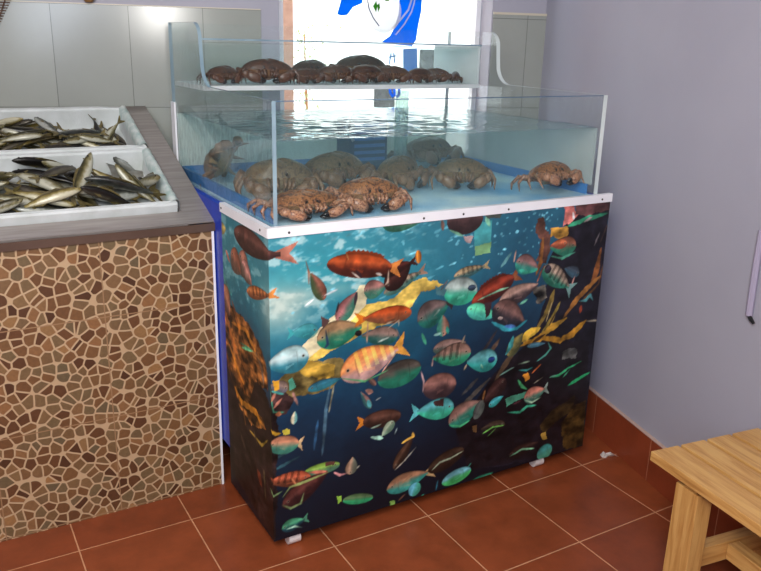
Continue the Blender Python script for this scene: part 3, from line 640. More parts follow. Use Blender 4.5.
def mosaic():
    m, nt, b = base('pebble_mosaic')
    tc = nt.nodes.new('ShaderNodeTexCoord'); sp = nt.nodes.new('ShaderNodeSeparateXYZ'); nt.links.new(tc.outputs['Object'], sp.inputs[0])
    cb = nt.nodes.new('ShaderNodeCombineXYZ'); nt.links.new(sp.outputs[0], cb.inputs[0]); nt.links.new(sp.outputs[2], cb.inputs[1])
    warp = N(nt, 'ShaderNodeTexNoise', Scale=9, Detail=2); nt.links.new(cb.outputs[0], warp.inputs['Vector'])
    ws = N(nt, 'ShaderNodeVectorMath', operation='SCALE'); ws.inputs[3].default_value = .018; nt.links.new(warp.outputs['Color'], ws.inputs[0])
    va = N(nt, 'ShaderNodeVectorMath', operation='ADD'); nt.links.new(cb.outputs[0], va.inputs[0]); nt.links.new(ws.outputs[0], va.inputs[1])
    ve = N(nt, 'ShaderNodeTexVoronoi', feature='DISTANCE_TO_EDGE', voronoi_dimensions='2D', Scale=31, Randomness=.95); nt.links.new(va.outputs[0], ve.inputs['Vector'])
    vc = N(nt, 'ShaderNodeTexVoronoi', feature='F1', voronoi_dimensions='2D', Scale=31, Randomness=.95); nt.links.new(va.outputs[0], vc.inputs['Vector'])
    sc = nt.nodes.new('ShaderNodeSeparateColor'); nt.links.new(vc.outputs['Color'], sc.inputs[0])
    col = ramp(nt, sc.outputs[0], [(0, (74, 44, 24)), (.2, (98, 62, 36)), (.42, (116, 80, 48)), (.6, (108, 88, 60)), (.75, (136, 94, 58)), (.9, (98, 82, 58)), (1, (150, 108, 66))])
    n = N(nt, 'ShaderNodeTexNoise', Scale=120, Detail=4); nt.links.new(tc.outputs['Object'], n.inputs['Vector'])
    mr = nt.nodes.new('ShaderNodeMapRange'); mr.inputs[3].default_value = .72; mr.inputs[4].default_value = 1.25; nt.links.new(n.outputs['Fac'], mr.inputs[0])
    mu = N(nt, 'ShaderNodeMix', data_type='RGBA', blend_type='MULTIPLY'); mu.inputs[0].default_value = 1; nt.links.new(col.outputs[0], mu.inputs[6]); nt.links.new(mr.outputs[0], mu.inputs[7])
    rd = N(nt, 'ShaderNodeMath', operation='MULTIPLY_ADD'); rd.inputs[1].default_value = -.55; rd.inputs[2].default_value = .46; nt.links.new(vc.outputs['Distance'], rd.inputs[0])
    mn = N(nt, 'ShaderNodeMath', operation='MINIMUM'); nt.links.new(ve.outputs['Distance'], mn.inputs[0]); nt.links.new(rd.outputs[0], mn.inputs[1])
    ed = ramp(nt, mn.outputs[0], [(.06, (0, 0, 0)), (.095, (255, 255, 255))])
    mx = N(nt, 'ShaderNodeMix', data_type='RGBA'); nt.links.new(ed.outputs[0], mx.inputs[0]); mx.inputs[6].default_value = lin((184, 154, 120)); nt.links.new(mu.outputs[2], mx.inputs[7])
    # joints between the big tiles
    mp = nt.nodes.new('ShaderNodeMapping'); mp.inputs['Location'].default_value = (-.4025 + 3.35, -.305 + 1.6, 0); nt.links.new(cb.outputs[0], mp.inputs[0])
    br = N(nt, 'ShaderNodeTexBrick', offset=0.0, offset_frequency=1, squash=1.0)
    for k, v in (('Scale', 1), ('Brick Width', .335), ('Row Height', .325), ('Mortar Size', .0018), ('Mortar Smooth', .1)): br.inputs[k].default_value = v
    nt.links.new(mp.outputs[0], br.inputs['Vector'])
    m2 = N(nt, 'ShaderNodeMix', data_type='RGBA'); nt.links.new(br.outputs['Fac'], m2.inputs[0]); nt.links.new(mx.outputs[2], m2.inputs[6]); m2.inputs[7].default_value = lin((150, 116, 84))
    nt.links.new(m2.outputs[2], b.inputs['Base Color']); b.inputs['Roughness'].default_value = .5
    bp = N(nt, 'ShaderNodeBump', Strength=.35, Distance=.002); nt.links.new(ed.outputs[0], bp.inputs['Height']); nt.links.new(bp.outputs[0], b.inputs['Normal'])
    return m
M_mosaic = mosaic()

def wood(name='pine_wood', st=(14, 1.2, 14)):
    m, nt, b = base(name)
    co = coords(nt, st)
    n = N(nt, 'ShaderNodeTexNoise', Scale=5, Detail=7, Roughness=.6, Distortion=.6); nt.links.new(co, n.inputs['Vector'])
    r = ramp(nt, n.outputs['Fac'], [(.22, (150, 100, 50)), (.42, (184, 134, 74)), (.62, (206, 160, 96)), (.8, (192, 146, 84))])
    nt.links.new(r.outputs[0], b.inputs['Base Color']); b.inputs['Roughness'].default_value = .38
    return m
M_wood = wood(); M_woodz = wood('pine_leg_wood', (14, 14, 1.2)); M_woodx = wood('pine_rail_wood', (1.2, 14, 14))

def fishmat(name, back, mid, belly, rough=.22):
    m, nt, b = base(name)
    tc = nt.nodes.new('ShaderNodeTexCoord'); sp = nt.nodes.new('ShaderNodeSeparateXYZ'); nt.links.new(tc.outputs['Object'], sp.inputs[0])
    n = N(nt, 'ShaderNodeTexNoise', Scale=55, Detail=5); nt.links.new(tc.outputs['Object'], n.inputs['Vector'])
    a = N(nt, 'ShaderNodeMath', operation='MULTIPLY_ADD'); a.inputs[1].default_value = 22; a.inputs[2].default_value = .18; nt.links.new(sp.outputs[2], a.inputs[0])
    a2 = N(nt, 'ShaderNodeMath', operation='MULTIPLY_ADD'); a2.inputs[1].default_value = .62; nt.links.new(n.outputs['Fac'], a2.inputs[0]); nt.links.new(a.outputs[0], a2.inputs[2])
    r = ramp(nt, a2.outputs[0], [(.2, belly), (.42, mid), (.62, back), (.9, tuple(int(c * .5) for c in back))])
    nt.links.new(r.outputs[0], b.inputs['Base Color']); b.inputs['Roughness'].default_value = rough + .1; b.inputs['Metallic'].default_value = .1
    bp = N(nt, 'ShaderNodeBump', Strength=.25, Distance=.001); v = N(nt, 'ShaderNodeTexVoronoi', Scale=260); nt.links.new(tc.outputs['Object'], v.inputs['Vector']); nt.links.new(v.outputs['Distance'], bp.inputs['Height']); nt.links.new(bp.outputs[0], b.inputs['Normal'])
    return m
FM = [fishmat('olive_fish', (74, 68, 38), (122, 114, 80), (178, 176, 158)), fishmat('dark_fish', (24, 21, 17), (44, 40, 31), (84, 78, 66)),
      fishmat('golden_fish', (96, 82, 40), (140, 126, 76), (192, 186, 160)), fishmat('grey_fish', (54, 56, 52), (98, 100, 92), (168, 170, 162))]
M_fin = mat('fish_fin', (112, 100, 58), (70, 62, 40), rough=.4, scale=90)
M_eye = mat('fish_eye', (12, 12, 12), rough=.1)
def crabmat(name, cols, scale=70, rough=.35):
    m, nt, b = base(name)
    co = coords(nt); n = N(nt, 'ShaderNodeTexNoise', Scale=scale, Detail=8, Roughness=.7); nt.links.new(co, n.inputs['Vector'])
    r = ramp(nt, n.outputs['Fac'], list(zip((.38, .46, .53, .61), cols))); nt.links.new(r.outputs[0], b.inputs['Base Color']); b.inputs['Roughness'].default_value = rough
    n2 = N(nt, 'ShaderNodeTexNoise', Scale=220, Detail=3); nt.links.new(co, n2.inputs['Vector']); bp = N(nt, 'ShaderNodeBump', Strength=.4, Distance=.002); nt.links.new(n2.outputs['Fac'], bp.inputs['Height']); nt.links.new(bp.outputs[0], b.inputs['Normal'])
    return m
CM = {'orange': (crabmat('crab_shell', ((54, 30, 20), (100, 58, 34), (172, 116, 70), (84, 46, 28))), crabmat('crab_limb', ((66, 38, 28), (120, 74, 54), (196, 146, 112), (100, 58, 42)), 120), crabmat('crab_belly', ((70, 40, 28), (140, 94, 60), (200, 156, 108), (96, 56, 38)), 130)),
      'brown': (crabmat('brown_crab_shell', ((70, 52, 36), (112, 86, 58), (140, 112, 78), (92, 66, 46))), crabmat('brown_crab_limb', ((80, 56, 40), (128, 92, 66), (150, 118, 88), (96, 66, 48)), 120), crabmat('brown_crab_belly', ((100, 76, 52), (160, 130, 92), (176, 150, 112), (110, 80, 56)), 130)),
      'dark': (crabmat('dark_crab_shell', ((26, 14, 9), (54, 30, 17), (92, 54, 30), (38, 21, 13))), crabmat('dark_crab_limb', ((34, 18, 11), (66, 38, 22), (104, 62, 38), (44, 25, 16)), 120), crabmat('dark_crab_belly', ((60, 36, 22), (110, 72, 44), (136, 98, 64), (70, 44, 28)), 130))}

# ------------------------------------------------------------------ room shell
A = math.radians(14.5)
RF = Matrix.Translation((2.33, 2.64, 0)) @ Matrix.Rotation(-A, 4, 'Z')      # the room corner; back wall runs along -x, right wall along -y
def struct(o): o['kind'] = 'structure'; return o
WL, WR, WB, WT = -1.12, -.243, .95, 2.15
struct(MB().box(-2.6, 3.2, -1.8, 4.2, -.06, 0).build('floor', M_floor))
struct(MB().box(-4.6, .2, -4.4, .2, 2.6, 2.66).build('ceiling', M_ceil, M=RF))
b = MB(); b.box(-4.6, WL, 0, .2, 0, 2.6).box(WR, 0.2, 0, .2, 0, 2.6).box(WL, WR, 0, .2, 0, WB).box(WL, WR, 0, .2, WT, 2.6)
struct(b.build('wall_back', M_wall, M=RF))
struct(MB().box(0, .2, -4.4, 0, 0, 2.6).build('wall_right', M_wall, M=RF))
struct(MB().box(-4.6, -4.4, -4.2, 0, 0, 2.6).build('wall_left', M_wall, M=RF))
struct(MB().box(-4.4, 0, -4.4, -4.2, 0, 2.6).build('wall_front', M_wall, M=RF))
b = MB(); b.box(-4.4, -1.19, -.008, 0, 0, 1.55); b.box(WR + .004, -.0, -.008, 0, 0, 1.565); b.box(-1.19, WR + .004, -.008, 0, 0, WB - .02)
struct(b.build('trim_tiles_back', M_wtile, M=RF))
M_bead = mat('cream_bead', (205, 196, 176), rough=.4)
struct(MB().box(WR + .004, 0, -.011, 0, 1.565, 1.574).box(-4.4, -1.19, -.0095, 0, 1.55, 1.5535).build('trim_tile_edge', M_bead, M=RF))
struct(MB().box(-.012, 0, -3.9, -.012, 0, .16).build('baseboard_right', M_base, M=RF))
struct(MB().box(-.0135, 0, -3.9, -.012, .16, .164).build('trim_skirting_top', mat('skirting_caulk', (190, 160, 146), rough=.6), M=RF))
w = empty('window_1', RF); w['kind'] = 'structure'
b = MB(); b.box(WL, WL + .035, .12, .165, WB, WT).box(WR - .02, WR, .12, .165, WB, WT).box(WL, WR, .12, .165, WB, WB + .03).box(WL, WR, .12, .165, WT - .03, WT)
b.build('window_frame', M_whitetrim, w)
MB().box(WL + .035, WR - .02, .14, .144, WB + .03, WT - .03).build('window_pane', M_winglass, w)
MB().box(WL, WR, -.02, .12, WB - .02, WB).build('window_sill', M_whitetrim, w)

# emblem stuck on the pane (u measured from the room corner, z up)
def decal(pts, m, parent, name, lay=0):
    y = .1385 - lay * .0006
    o = MB().prism(pts, y, y + .0004, lambda u, z, t: Vector((-u, t, z))).build(name, m, parent); return o
def ell(cu, cz, ru, rz, n=36, a0=0, a1=360):
    return [(cu + ru * math.cos(math.radians(a0 + (a1 - a0) * k / n)), cz + rz * math.sin(math.radians(a0 + (a1 - a0) * k / n))) for k in range(n + (a1 - a0 < 360))]
dc = empty('window_decal', RF, 'blue and white round emblem with green leaves stuck on the window glass', 'sticker')
decal([(.83, 1.66), (.862, 1.549), (.845, 1.544), (.82, 1.547), (.796, 1.578), (.758, 1.595), (.745, 1.66)], M_dblue, dc, 'blue_shape')
decal([(.66, 1.70), (.52, 1.70), (.502, 1.65), (.502, 1.576), (.514, 1.513), (.521, 1.457), (.538, 1.432), (.608, 1.436), (.672, 1.446), (.636, 1.47), (.62, 1.5), (.6, 1.56), (.6, 1.62)], M_dblue, dc, 'blue_shape')
decal(ell(.665, 1.565, .075, .085), M_dwhitet, dc, 'white_oval', 1)
def ribbon(pts, w):
    L_, R_ = [], []
    for i, p in enumerate(pts):
        a = pts[max(i - 1, 0)]; c = pts[min(i + 1, len(pts) - 1)]; d = Vector((c[0] - a[0], c[1] - a[1])).normalized()
        L_.append((p[0] - d.y * w, p[1] + d.x * w)); R_.append((p[0] + d.y * w, p[1] - d.x * w))
    return L_ + R_[::-1]
decal(ribbon([(.737, 1.65), (.737, 1.607), (.728, 1.573), (.71, 1.539), (.684, 1.508)], .002), M_dnavy, dc, 'navy_arc', 2)
decal(ribbon([(.54, 1.66), (.545, 1.622), (.56, 1.575), (.594, 1.534), (.63, 1.5)], .004), M_dwhitet, dc, 'white_arc', 2)
decal(ribbon([(.528, 1.66), (.536, 1.60), (.546, 1.567), (.575, 1.519), (.612, 1.475)], .003), M_dwhitet, dc, 'white_arc', 2)
for p in ([(.712, 1.585), (.699, 1.605), (.693, 1.585), (.699, 1.562)], [(.694, 1.59), (.686, 1.598), (.682, 1.58), (.69, 1.562)], [(.668, 1.64), (.64, 1.64), (.645, 1.607), (.66, 1.607)]):
    decal(p, M_dgreen, dc, 'green_leaf', 3)
d2 = empty('window_lettering', RF, 'faded light blue painted strokes low on the window glass behind the crab tray', 'sticker')
decal([(.577, 1.42), (.515, 1.424), (.508, 1.29), (.572, 1.288)], M_dlight, d2, 'blue_band')
for p in ([(.636, 1.357), (.629, 1.402)], [(.618, 1.404), (.612, 1.362)], [(.64, 1.385), (.605, 1.392)]): decal(ribbon(p, .003), M_dlight, d2, 'blue_stroke', 1)
for p in ([(.632, 1.27), (.628, 1.24), (.615, 1.222)], [(.59, 1.27), (.588, 1.235), (.6, 1.222)], [(.612, 1.268), (.608, 1.225)]): decal(ribbon(p, .006), M_dblue, d2, 'blue_stroke', 1)
decal([(.60, 1.30), (.54, 1.30), (.54, 1.285), (.60, 1.285)], M_dblue, d2, 'blue_stroke', 1)

# outside the window
struct(MB().box(-7, 5, .3, 9, -.06, 0).build('ground', M_ground, M=RF))
tag(MB().box(-1.7, -.93, .8, 1.05, 0, 2.9).build('brick_pillar', M_brick, M=RF), 'sunlit pinkish brick pillar outside at the left edge of the window', 'pillar')
rs = random.Random(3); b = MB()
for i in range(900):
    c = Vector((rs.gauss(-.72, .06), rs.gauss(1.6, .06), rs.uniform(.0, 1.0) ** .7 * 1.54)); s = .011
    M = Matrix.Translation(c) @ Euler((rs.uniform(0, 6), rs.uniform(0, 6), rs.uniform(0, 6))).to_matrix().to_4x4()
    q = [b.bm.verts.new(M @ Vector(v)) for v in ((-s, 0, 0), (0, -s * .5, .003), (s, 0, 0), (0, s * .5, .003))]; b.bm.faces.new(q)
t = empty('shrub', RF, 'pale green leafy shrub outside beside the brick pillar', 'shrub')
b.build('foliage', M_leaf, t)
MB().tube([(-.72, 1.6, 0), (-.71, 1.6, .8), (-.73, 1.61, 1.5)], [.018, .013, .004]).build('stem', M_wood2, t)
t = empty('building', RF, 'pale rendered building with dark windows seen across the street through the glass', 'building')
MB().box(.2, 3.4, 6, 6.4, 0, 3.2).build('wall', M_facade, t)
for x0, x1, z0, z1 in ((1.45, 1.78, 1.12, 1.36), (1.52, 1.82, .95, 1.06), (.9, 1.15, .62, .95)):
    MB().box(x0, x1, 5.97, 6.0, z0, z1).build('window', M_darkwin, t)

# ------------------------------------------------------------------ the poster round the cabinet
XL, YF, CW, ZB, ZT = .7448, 1.8344, 1.2224, .042, .962
SD = .365
def paint():
    st = .0025; s0 = -SD; ns = int(round((CW + SD) / st)) + 1; nv = int(round((ZT - ZB) / st)) + 1
    s = s0 + np.arange(ns) * st; v = ZB + np.arange(nv) * st
    Sg, Vg = np.meshgrid(s, v); rng = np.random.default_rng(7)
    def noise(fx, fy, oct=4, seed=0):
        r = np.random.default_rng(seed); out = np.zeros_like(Sg); amp = 1; tot = 0
        for o in range(oct):
            gx = int((CW + SD) * fx) + 3; gy = int((ZT - ZB) * fy) + 3; g = r.random((gy, gx))
            X = (Sg - s0) * fx; Y = (Vg - ZB) * fy; xi = np.minimum(X.astype(int), gx - 2); yi = np.minimum(Y.astype(int), gy - 2)
            tx = X - xi; ty = Y - yi; tx = tx * tx * (3 - 2 * tx); ty = ty * ty * (3 - 2 * ty)
            out += amp * ((g[yi, xi] * (1 - tx) + g[yi, xi + 1] * tx) * (1 - ty) + (g[yi + 1, xi] * (1 - tx) + g[yi + 1, xi + 1] * tx) * ty)
            tot += amp; amp *= .55; fx *= 2; fy *= 2
        return out / tot
    n1 = noise(6, 8, 5, 1); n2 = noise(40, 40, 3, 2); n3 = noise(14, 40, 4, 3)
    img = np.zeros(Sg.shape + (3,))
    # background: bright turquoise surface falling to navy depths
    V = (Vg - ZB) / (ZT - ZB); U = np.clip(Sg / CW, 0, 1)
    keys = [(0, (14, 20, 32)), (.18, (17, 30, 46)), (.4, (22, 52, 78)), (.55, (26, 78, 108)), (.7, (34, 122, 146)), (.85, (56, 160, 176)), (1, (66, 152, 170))]
    keyr = [(0, (16, 18, 28)), (.25, (18, 24, 38)), (.5, (24, 42, 64)), (.7, (30, 68, 94)), (.85, (38, 88, 114)), (1, (46, 102, 126))]
    Vn = np.clip(V + (n1 - .5) * .16, 0, 1)
    def grad(k): return np.stack([np.interp(Vn, [a for a, _ in k], [c[i] for _, c in k]) for i in range(3)], -1)
    wr = np.clip((U - .18) / .5, 0, 1)[..., None]
    img = grad(keys) * (1 - wr) + grad(keyr) * wr
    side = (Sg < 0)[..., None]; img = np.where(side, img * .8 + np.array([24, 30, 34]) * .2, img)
    # surface light: foam patches and dashes
    foam = np.clip((n3 * .6 + n2 * .4 - .52) * 9, 0, 1) * np.clip((V - .70) / .08, 0, 1) * np.clip((.45 - U) / .25, 0, 1) * np.where(Sg < 0, .5, 1)
    img = img * (1 - foam[..., None] * .75) + np.array([196, 226, 226]) * foam[..., None] * .75
    glow = np.exp(-((Sg - .03) / .09) ** 2 - ((Vg - .76) / .07) ** 2) * .75 + np.exp(-((Sg - .16) / .12) ** 2 - ((Vg - .79) / .022) ** 2) * .4
    img = img * (1 - glow[..., None]) + np.array([214, 226, 212]) * glow[..., None]
    def blend(mask, col, y0, x0):
        h, w_ = mask.shape; R = img[y0:y0 + h, x0:x0 + w_]; R += (np.asarray(col, float) - R) * mask[..., None]
    def win(a0, a1, b0, b1):
        x0 = max(int((a0 - s0) / st), 0); x1 = min(int((a1 - s0) / st) + 2, ns); y0 = max(int((b0 - ZB) / st), 0); y1 = min(int((b1 - ZB) / st) + 2, nv)
        return x0, x1, y0, y1
    def line(p, w, col, k=1.0):
        for i in range(0, len(p) - 2, 2):
            ax, ay, bx, by = p[i:i + 4]; x0, x1, y0, y1 = win(min(ax, bx) - w * 2, max(ax, bx) + w * 2, min(ay, by) - w * 2, max(ay, by) + w * 2)
            if x1 <= x0 or y1 <= y0: continue
            X = Sg[y0:y1, x0:x1]; Y = Vg[y0:y1, x0:x1]; dx, dy = bx - ax, by - ay; L2 = dx * dx + dy * dy + 1e-9
            t = np.clip(((X - ax) * dx + (Y - ay) * dy) / L2, 0, 1); d = np.hypot(X - ax - t * dx, Y - ay - t * dy)
            sg = (i / 2 + t) / max(1, len(p) / 2 - 1); hw = w * .62 * np.sqrt(np.clip(4 * sg * (1 - sg), .06, 1)) * (1 + (n2[y0:y1, x0:x1] - .5) * 1.1)
            m = np.clip((hw - d) / .003 + .5, 0, 1) * k; c = np.asarray(col, float) * (1 + (n2[y0:y1, x0:x1, None] - .5) * .8 + (n3[y0:y1, x0:x1, None] - .5) * .6); blend(m, c, y0, x0)
    for i in range(190):
        x = rng.uniform(.05, CW - .22); y = ZT - abs(rng.normal(0, .11)); l = rng.uniform(.004, .022) * (1.4 if x < .6 else .7)
        if y > ZB + .45: line([x, y, x + l, y + l * .28], rng.uniform(.0035, .008), (128, 205, 222), rng.uniform(.35, .85))
    for i in range(70):
        x = rng.uniform(-.36, -.12); y = rng.uniform(.74, .93); line([x, y, x + .004, y + .004], .005, (110, 180, 190), .5)
    def poly(p, col, nz):
        xs = np.array(p[0::2]); ys = np.array(p[1::2]); x0, x1, y0, y1 = win(xs.min() - .01, xs.max() + .01, ys.min() - .01, ys.max() + .01)
        if x1 <= x0 or y1 <= y0: return
        j = (n2[y0:y1, x0:x1] - .5) * .018 * min(1, nz * 4); X = Sg[y0:y1, x0:x1] + j; Y = Vg[y0:y1, x0:x1] + j
        inside = np.zeros(X.shape, bool); n = len(xs)
        for i in range(n):
            k = (i + 1) % n; xa, ya, xb, yb = xs[i], ys[i], xs[k], ys[k]
            if ya == yb: continue
            inside ^= ((Y > ya) != (Y > yb)) & (X < (xb - xa) * (Y - ya) / (yb - ya) + xa)
        f = 1 + ((n3[y0:y1, x0:x1] - .5) * 2.2 + (n2[y0:y1, x0:x1] - .5) * 1.6) * nz * 1.6
        blend(inside.astype(float), np.asarray(col, float) * f[..., None], y0, x0)
    def fish(g, D, back, belly, tail, st_):
        hx, hy, tx, ty = g; L_ = math.hypot(tx - hx, ty - hy); r = L_ * .6 + D
        cx, cy = (hx + tx) / 2, (hy + ty) / 2; x0, x1, y0, y1 = win(cx - r, cx + r, cy - r, cy + r)
        if x1 <= x0 or y1 <= y0: return
        X = Sg[y0:y1, x0:x1] - hx; Y = Vg[y0:y1, x0:x1] - hy; ux, uy = (tx - hx) / L_, (ty - hy) / L_
        px, py = -uy, ux
        if py < 0 or (abs(py) < .35 and px > 0 and abs(uy) > .9): px, py = -px, -py
        t = (X * ux + Y * uy) / L_; q = (X * px + Y * py) / (D / 2)
        q = q - .18 * np.sin(np.clip(t, 0, 1) * PI) * 0
        tc_ = np.clip(t, 0, 1)
        if 'r' in st_: up = np.sqrt(np.clip(4 * tc_ * (1 - tc_), 0, 1)); dn = up
        else:
            pr = np.clip(np.sin(PI * tc_ ** .72), 0, 1) ** .75; up = np.maximum(pr, .0) * (1 - .0 * tc_); up = np.where(tc_ > .8, np.maximum(up, .17), up); dn = up * .92
        hh = np.where(q > 0, up, dn); d = (hh - np.abs(q)) * D / 2
        ends = (t > 0) & (t < 1)
        m = np.clip(d / .002 + .5, 0, 1) * ends
        nn = n2[y0:y1, x0:x1, None]
        if 'd' in st_:
            du = up * 1.22 * (1 + .05 * np.sin(t * 90)); mf = ((q > up * .8) & (q < du) & (t > .25) & (t < .85)).astype(float); blend(mf, np.asarray(back, float) * .72, y0, x0)
        if tail:
            tt = (t - .93) / (.24 if 'u' not in st_ else .2); sp = .18 + .62 * np.clip(tt, 0, 1)
            notch = np.clip(tt, 0, 1) > (.62 + .38 * np.abs(q) / np.maximum(sp, .01))
            tm = ((tt > 0) & (tt < 1) & (np.abs(q) < sp) & ~notch).astype(float); blend(tm, np.asarray(tail, float) * (1 + (nn - .5) * .5), y0, x0)
        k = np.clip((q / np.maximum(hh, .05) + .55 + (nn[..., 0] - .5) * .5) / .95, 0, 1)[..., None]; k = k * k * (3 - 2 * k)
        col = np.asarray(belly, float) * (1 - k) + np.asarray(back, float) * k
        col = col * (1 + (nn - .5) * .55) * (.80 + .34 * np.clip(1 - np.abs(q - .3) / .9, 0, 1))[..., None]
        if 's' in st_ or 'S' in st_:
            stripes = (np.sin(t * 2 * PI * (7 if 's' in st_ else 6) + q * .6) > .15) & (t > .25) & (t < .93) & (q > -.35)
            col = np.where(stripes[..., None], col * (.68 if 'o' not in st_ else 1) + (np.array([30, 46, 10]) if 'o' in st_ else 0), col)
        # scales highlight, rim shadows
        col = col * (1 - .35 * np.clip(1 - d / (D * .09), 0, 1)[..., None] * (q > 0)[..., None])
        col = col + np.clip(1 - np.abs(q - .25) / .3, 0, 1)[..., None] * 12
        if 'g' in st_: m = m * .6
        blend(m, np.clip(col, 0, 255), y0, x0)
        if 'w' in st_: blend(m * np.clip(1 - np.abs(q - .2) / .5, 0, 1) * .5, (225, 240, 240), y0, x0)
        gill = np.clip(1 - np.abs(t - .27 - .05 * q * q) / .018, 0, 1) * (np.abs(q) < .55); blend(gill * .35 * m, np.asarray(back, float) * .45, y0, x0)
        if 'r' not in st_ or 'e' in st_:
            er = max(D * .045, .0028); ex = .13 * L_; ey = .12 * D
            dd = np.hypot(t * L_ - ex, q * D / 2 - ey * .5)
            if L_ > .05: blend(np.clip((er * 1.5 - dd) / .002, 0, 1) * .7, (170, 160, 140), y0, x0); blend(np.clip((er - dd) / .002, 0, 1), (12, 14, 18), y0, x0)
        if 'n' not in st_ or D > .05:
            fx = .36; mf = ((t > fx) & (t < fx + .2) & (np.abs(q + .28 + (t - fx) * 1.0) < .05 + (t - fx) * .3)).astype(float); blend(mf * .5, np.asarray(back, float) * .6 + np.asarray(belly, float) * .5, y0, x0)
    for o in OPS:
        if o[0] == 'P': poly(o[1], o[2], o[3])
        elif o[0] == 'L': line(o[1], o[2], o[3])
        else: fish(o[1][:4], o[1][4], o[2], o[3], o[4], o[5])
    img *= .95 * (1 + (n2[..., None] - .5) * .14 + (n3[..., None] - .5) * .08)
    return s, v, np.clip(img, 0, 255) / 255.

def poster(parent):
    s, v, img = paint(); ns, nv = len(s), len(v); t = .0012
    X = np.where(s < 0, XL - t, XL - t + s); X = np.where(s >= s[-1] - 1e-6, XL + CW, X); Y = np.where(s < 0, YF - t - s, YF - t)
    co = np.zeros((nv, ns, 3)); co[..., 0] = X; co[..., 1] = Y; co[..., 2] = v[:, None]
    me = bpy.data.meshes.new('poster'); me.vertices.add(nv * ns); me.vertices.foreach_set('co', co.reshape(-1))
    i = (np.arange(nv - 1)[:, None] * ns + np.arange(ns - 1)[None, :]).reshape(-1); q = np.stack([i, i + 1, i + ns + 1, i + ns], -1)
    nf = len(i); me.loops.add(nf * 4); me.loops.foreach_set('vertex_index', q.reshape(-1).astype(np.int32)); me.polygons.add(nf); me.polygons.foreach_set('loop_start', (np.arange(nf) * 4).astype(np.int32))
    me.update(calc_edges=True)
    L_ = np.where(img <= .04045, img / 12.92, ((img + .055) / 1.055) ** 2.4); c4 = np.ones((nv * ns, 4)); c4[:, :3] = L_.reshape(-1, 3)
    at = me.color_attributes.new('print', 'FLOAT_COLOR', 'POINT'); at.data.foreach_set('color', c4.reshape(-1).astype(np.float32))
    m, nt, b = base('printed_vinyl'); a = N(nt, 'ShaderNodeVertexColor', layer_name='print'); nt.links.new(a.outputs[0], b.inputs['Base Color']); b.inputs['Roughness'].default_value = .42; b.inputs['Specular IOR Level'].default_value = .3
    me.materials.append(m); o = bpy.data.objects.new('poster', me); C.objects.link(o); o.parent = parent; me.validate(); return o

cab = empty('aquarium_cabinet', None, 'tall cabinet wrapped in an underwater fish picture carrying the glass tanks', 'cabinet')
b = MB(); b.box(XL, XL + CW, YF, 2.20, .043, .969).box(XL, XL + CW, 2.20, 2.70, .17, .969)
b.build('cabinet_body', M_blue, cab)
po = poster(cab); po['label'] = 'printed picture of fish, kelp and rocks wrapping the cabinet front'
b = MB(); b.box(XL - .004, XL + CW + .004, YF - .005, YF - .0015, .957, .984).box(XL - .004, XL + CW + .004, YF - .0015, YF + .012, .9808, .984)
fr_ = b.build('front_trim', M_whitetrim, cab)
for x in (.80, 1.22, 1.53, 1.925, 1.36):
    MB().ball((x, YF - .0055, .968), .0036, 1, .5, 1, 10).build('screw', M_screw, fr_, smooth=True)
b = MB(); b.box(XL - .005, XL - .0015, YF - .0014, 2.2, .957, .984).box(XL - .0015, XL + .012, YF + .0122, 2.2, .9808, .984)
sd_ = b.build('side_trim', M_whitetrim, cab)
for y in (1.88, 2.185): MB().ball((XL - .0055, y, .970), .0036, .5, 1, 1, 10).build('screw', M_screw, sd_, smooth=True)
MB().box(XL, XL + CW, 2.2, 2.70, .969, .9735).build('blue_ledge', M_blue, cab)
for x, y in ((.815, 1.862), (1.772, 1.862), (.815, 2.15), (1.772, 2.15)):
    c_ = MB().tube([(x - .019, y, .0205), (x + .019, y, .0205)], [.0205, .0205], 20).build('caster', M_caster, cab)
    MB().box(x - .022, x + .022, y - .016, y + .016, .035, .0425).build('caster_plate', M_caster, c_)

# ------------------------------------------------------------------ glass tank
tank = empty('glass_tank', None, 'clear glass shop aquarium with a raised rear tray standing on the picture cabinet', 'aquarium')
X0, X1, Y0, Y1, Z0, ZG, ZU = .765, 1.912, 1.848, 2.73, .9738, 1.302, 1.492
prof = [(Y0, Z0), (Y0, ZG), (2.33, 1.306)]
prof += [(2.33 + .075 * math.sin(k * PI / 16), 1.306 + .075 * (1 - math.cos(k * PI / 16))) for k in range(1, 8)]
prof += [(2.408, 1.40), (2.412, 1.44)] + [(2.412 + .055 * (1 - math.cos(k * PI / 12)), 1.44 + .052 * math.sin(k * PI / 12)) for k in range(1, 7)]
prof += [(Y1, ZU), (Y1, Z0)]
for xa, xb, m in ((X0, X0 + .011, M_edge), (X1 - .011, X1 + .006, M_edgew)):
    MB().prism(prof, xa, xb, lambda p, q, t: Vector((t, p, q)), 1, 0).build('side_pane', [M_wet if xa < 1 else M_glass, m], tank)
b = MB(); b.box(X0 + .0112, X1 - .0112, Y0, Y0 + .01, Z0, ZG - .002); b.box(X0 + .0112, X1 - .0112, Y0, Y0 + .01, ZG - .002, ZG, mi=1)
b.build('front_pane', [M_glass, mat('glass_top_edge', (70, 100, 130), rough=.2)], tank)
MB().box(X0 + .0112, X1 - .0112, Y1 - .01, Y1, Z0, ZU).build('back_pane', M_glass, tank)
MB().box(X0 + .0112, X1 - .0112, Y0 + .0102, Y1 - .0102, Z0, .981).build('tank_base', M_bluefloor, tank)
b = MB(); b.box(X0 + .0115, X1 - .0115, Y1 - .022, Y1 - .0105, .9812, 1.014).box(X1 - .022, X1 - .0115, Y0 + .03, Y1 - .0225, .9812, 1.014).box(X0 + .0115, X0 + .022, Y0 + .03, Y1 - .0225, .9812, 1.014)
b.build('base_rim', M_rim, tank)
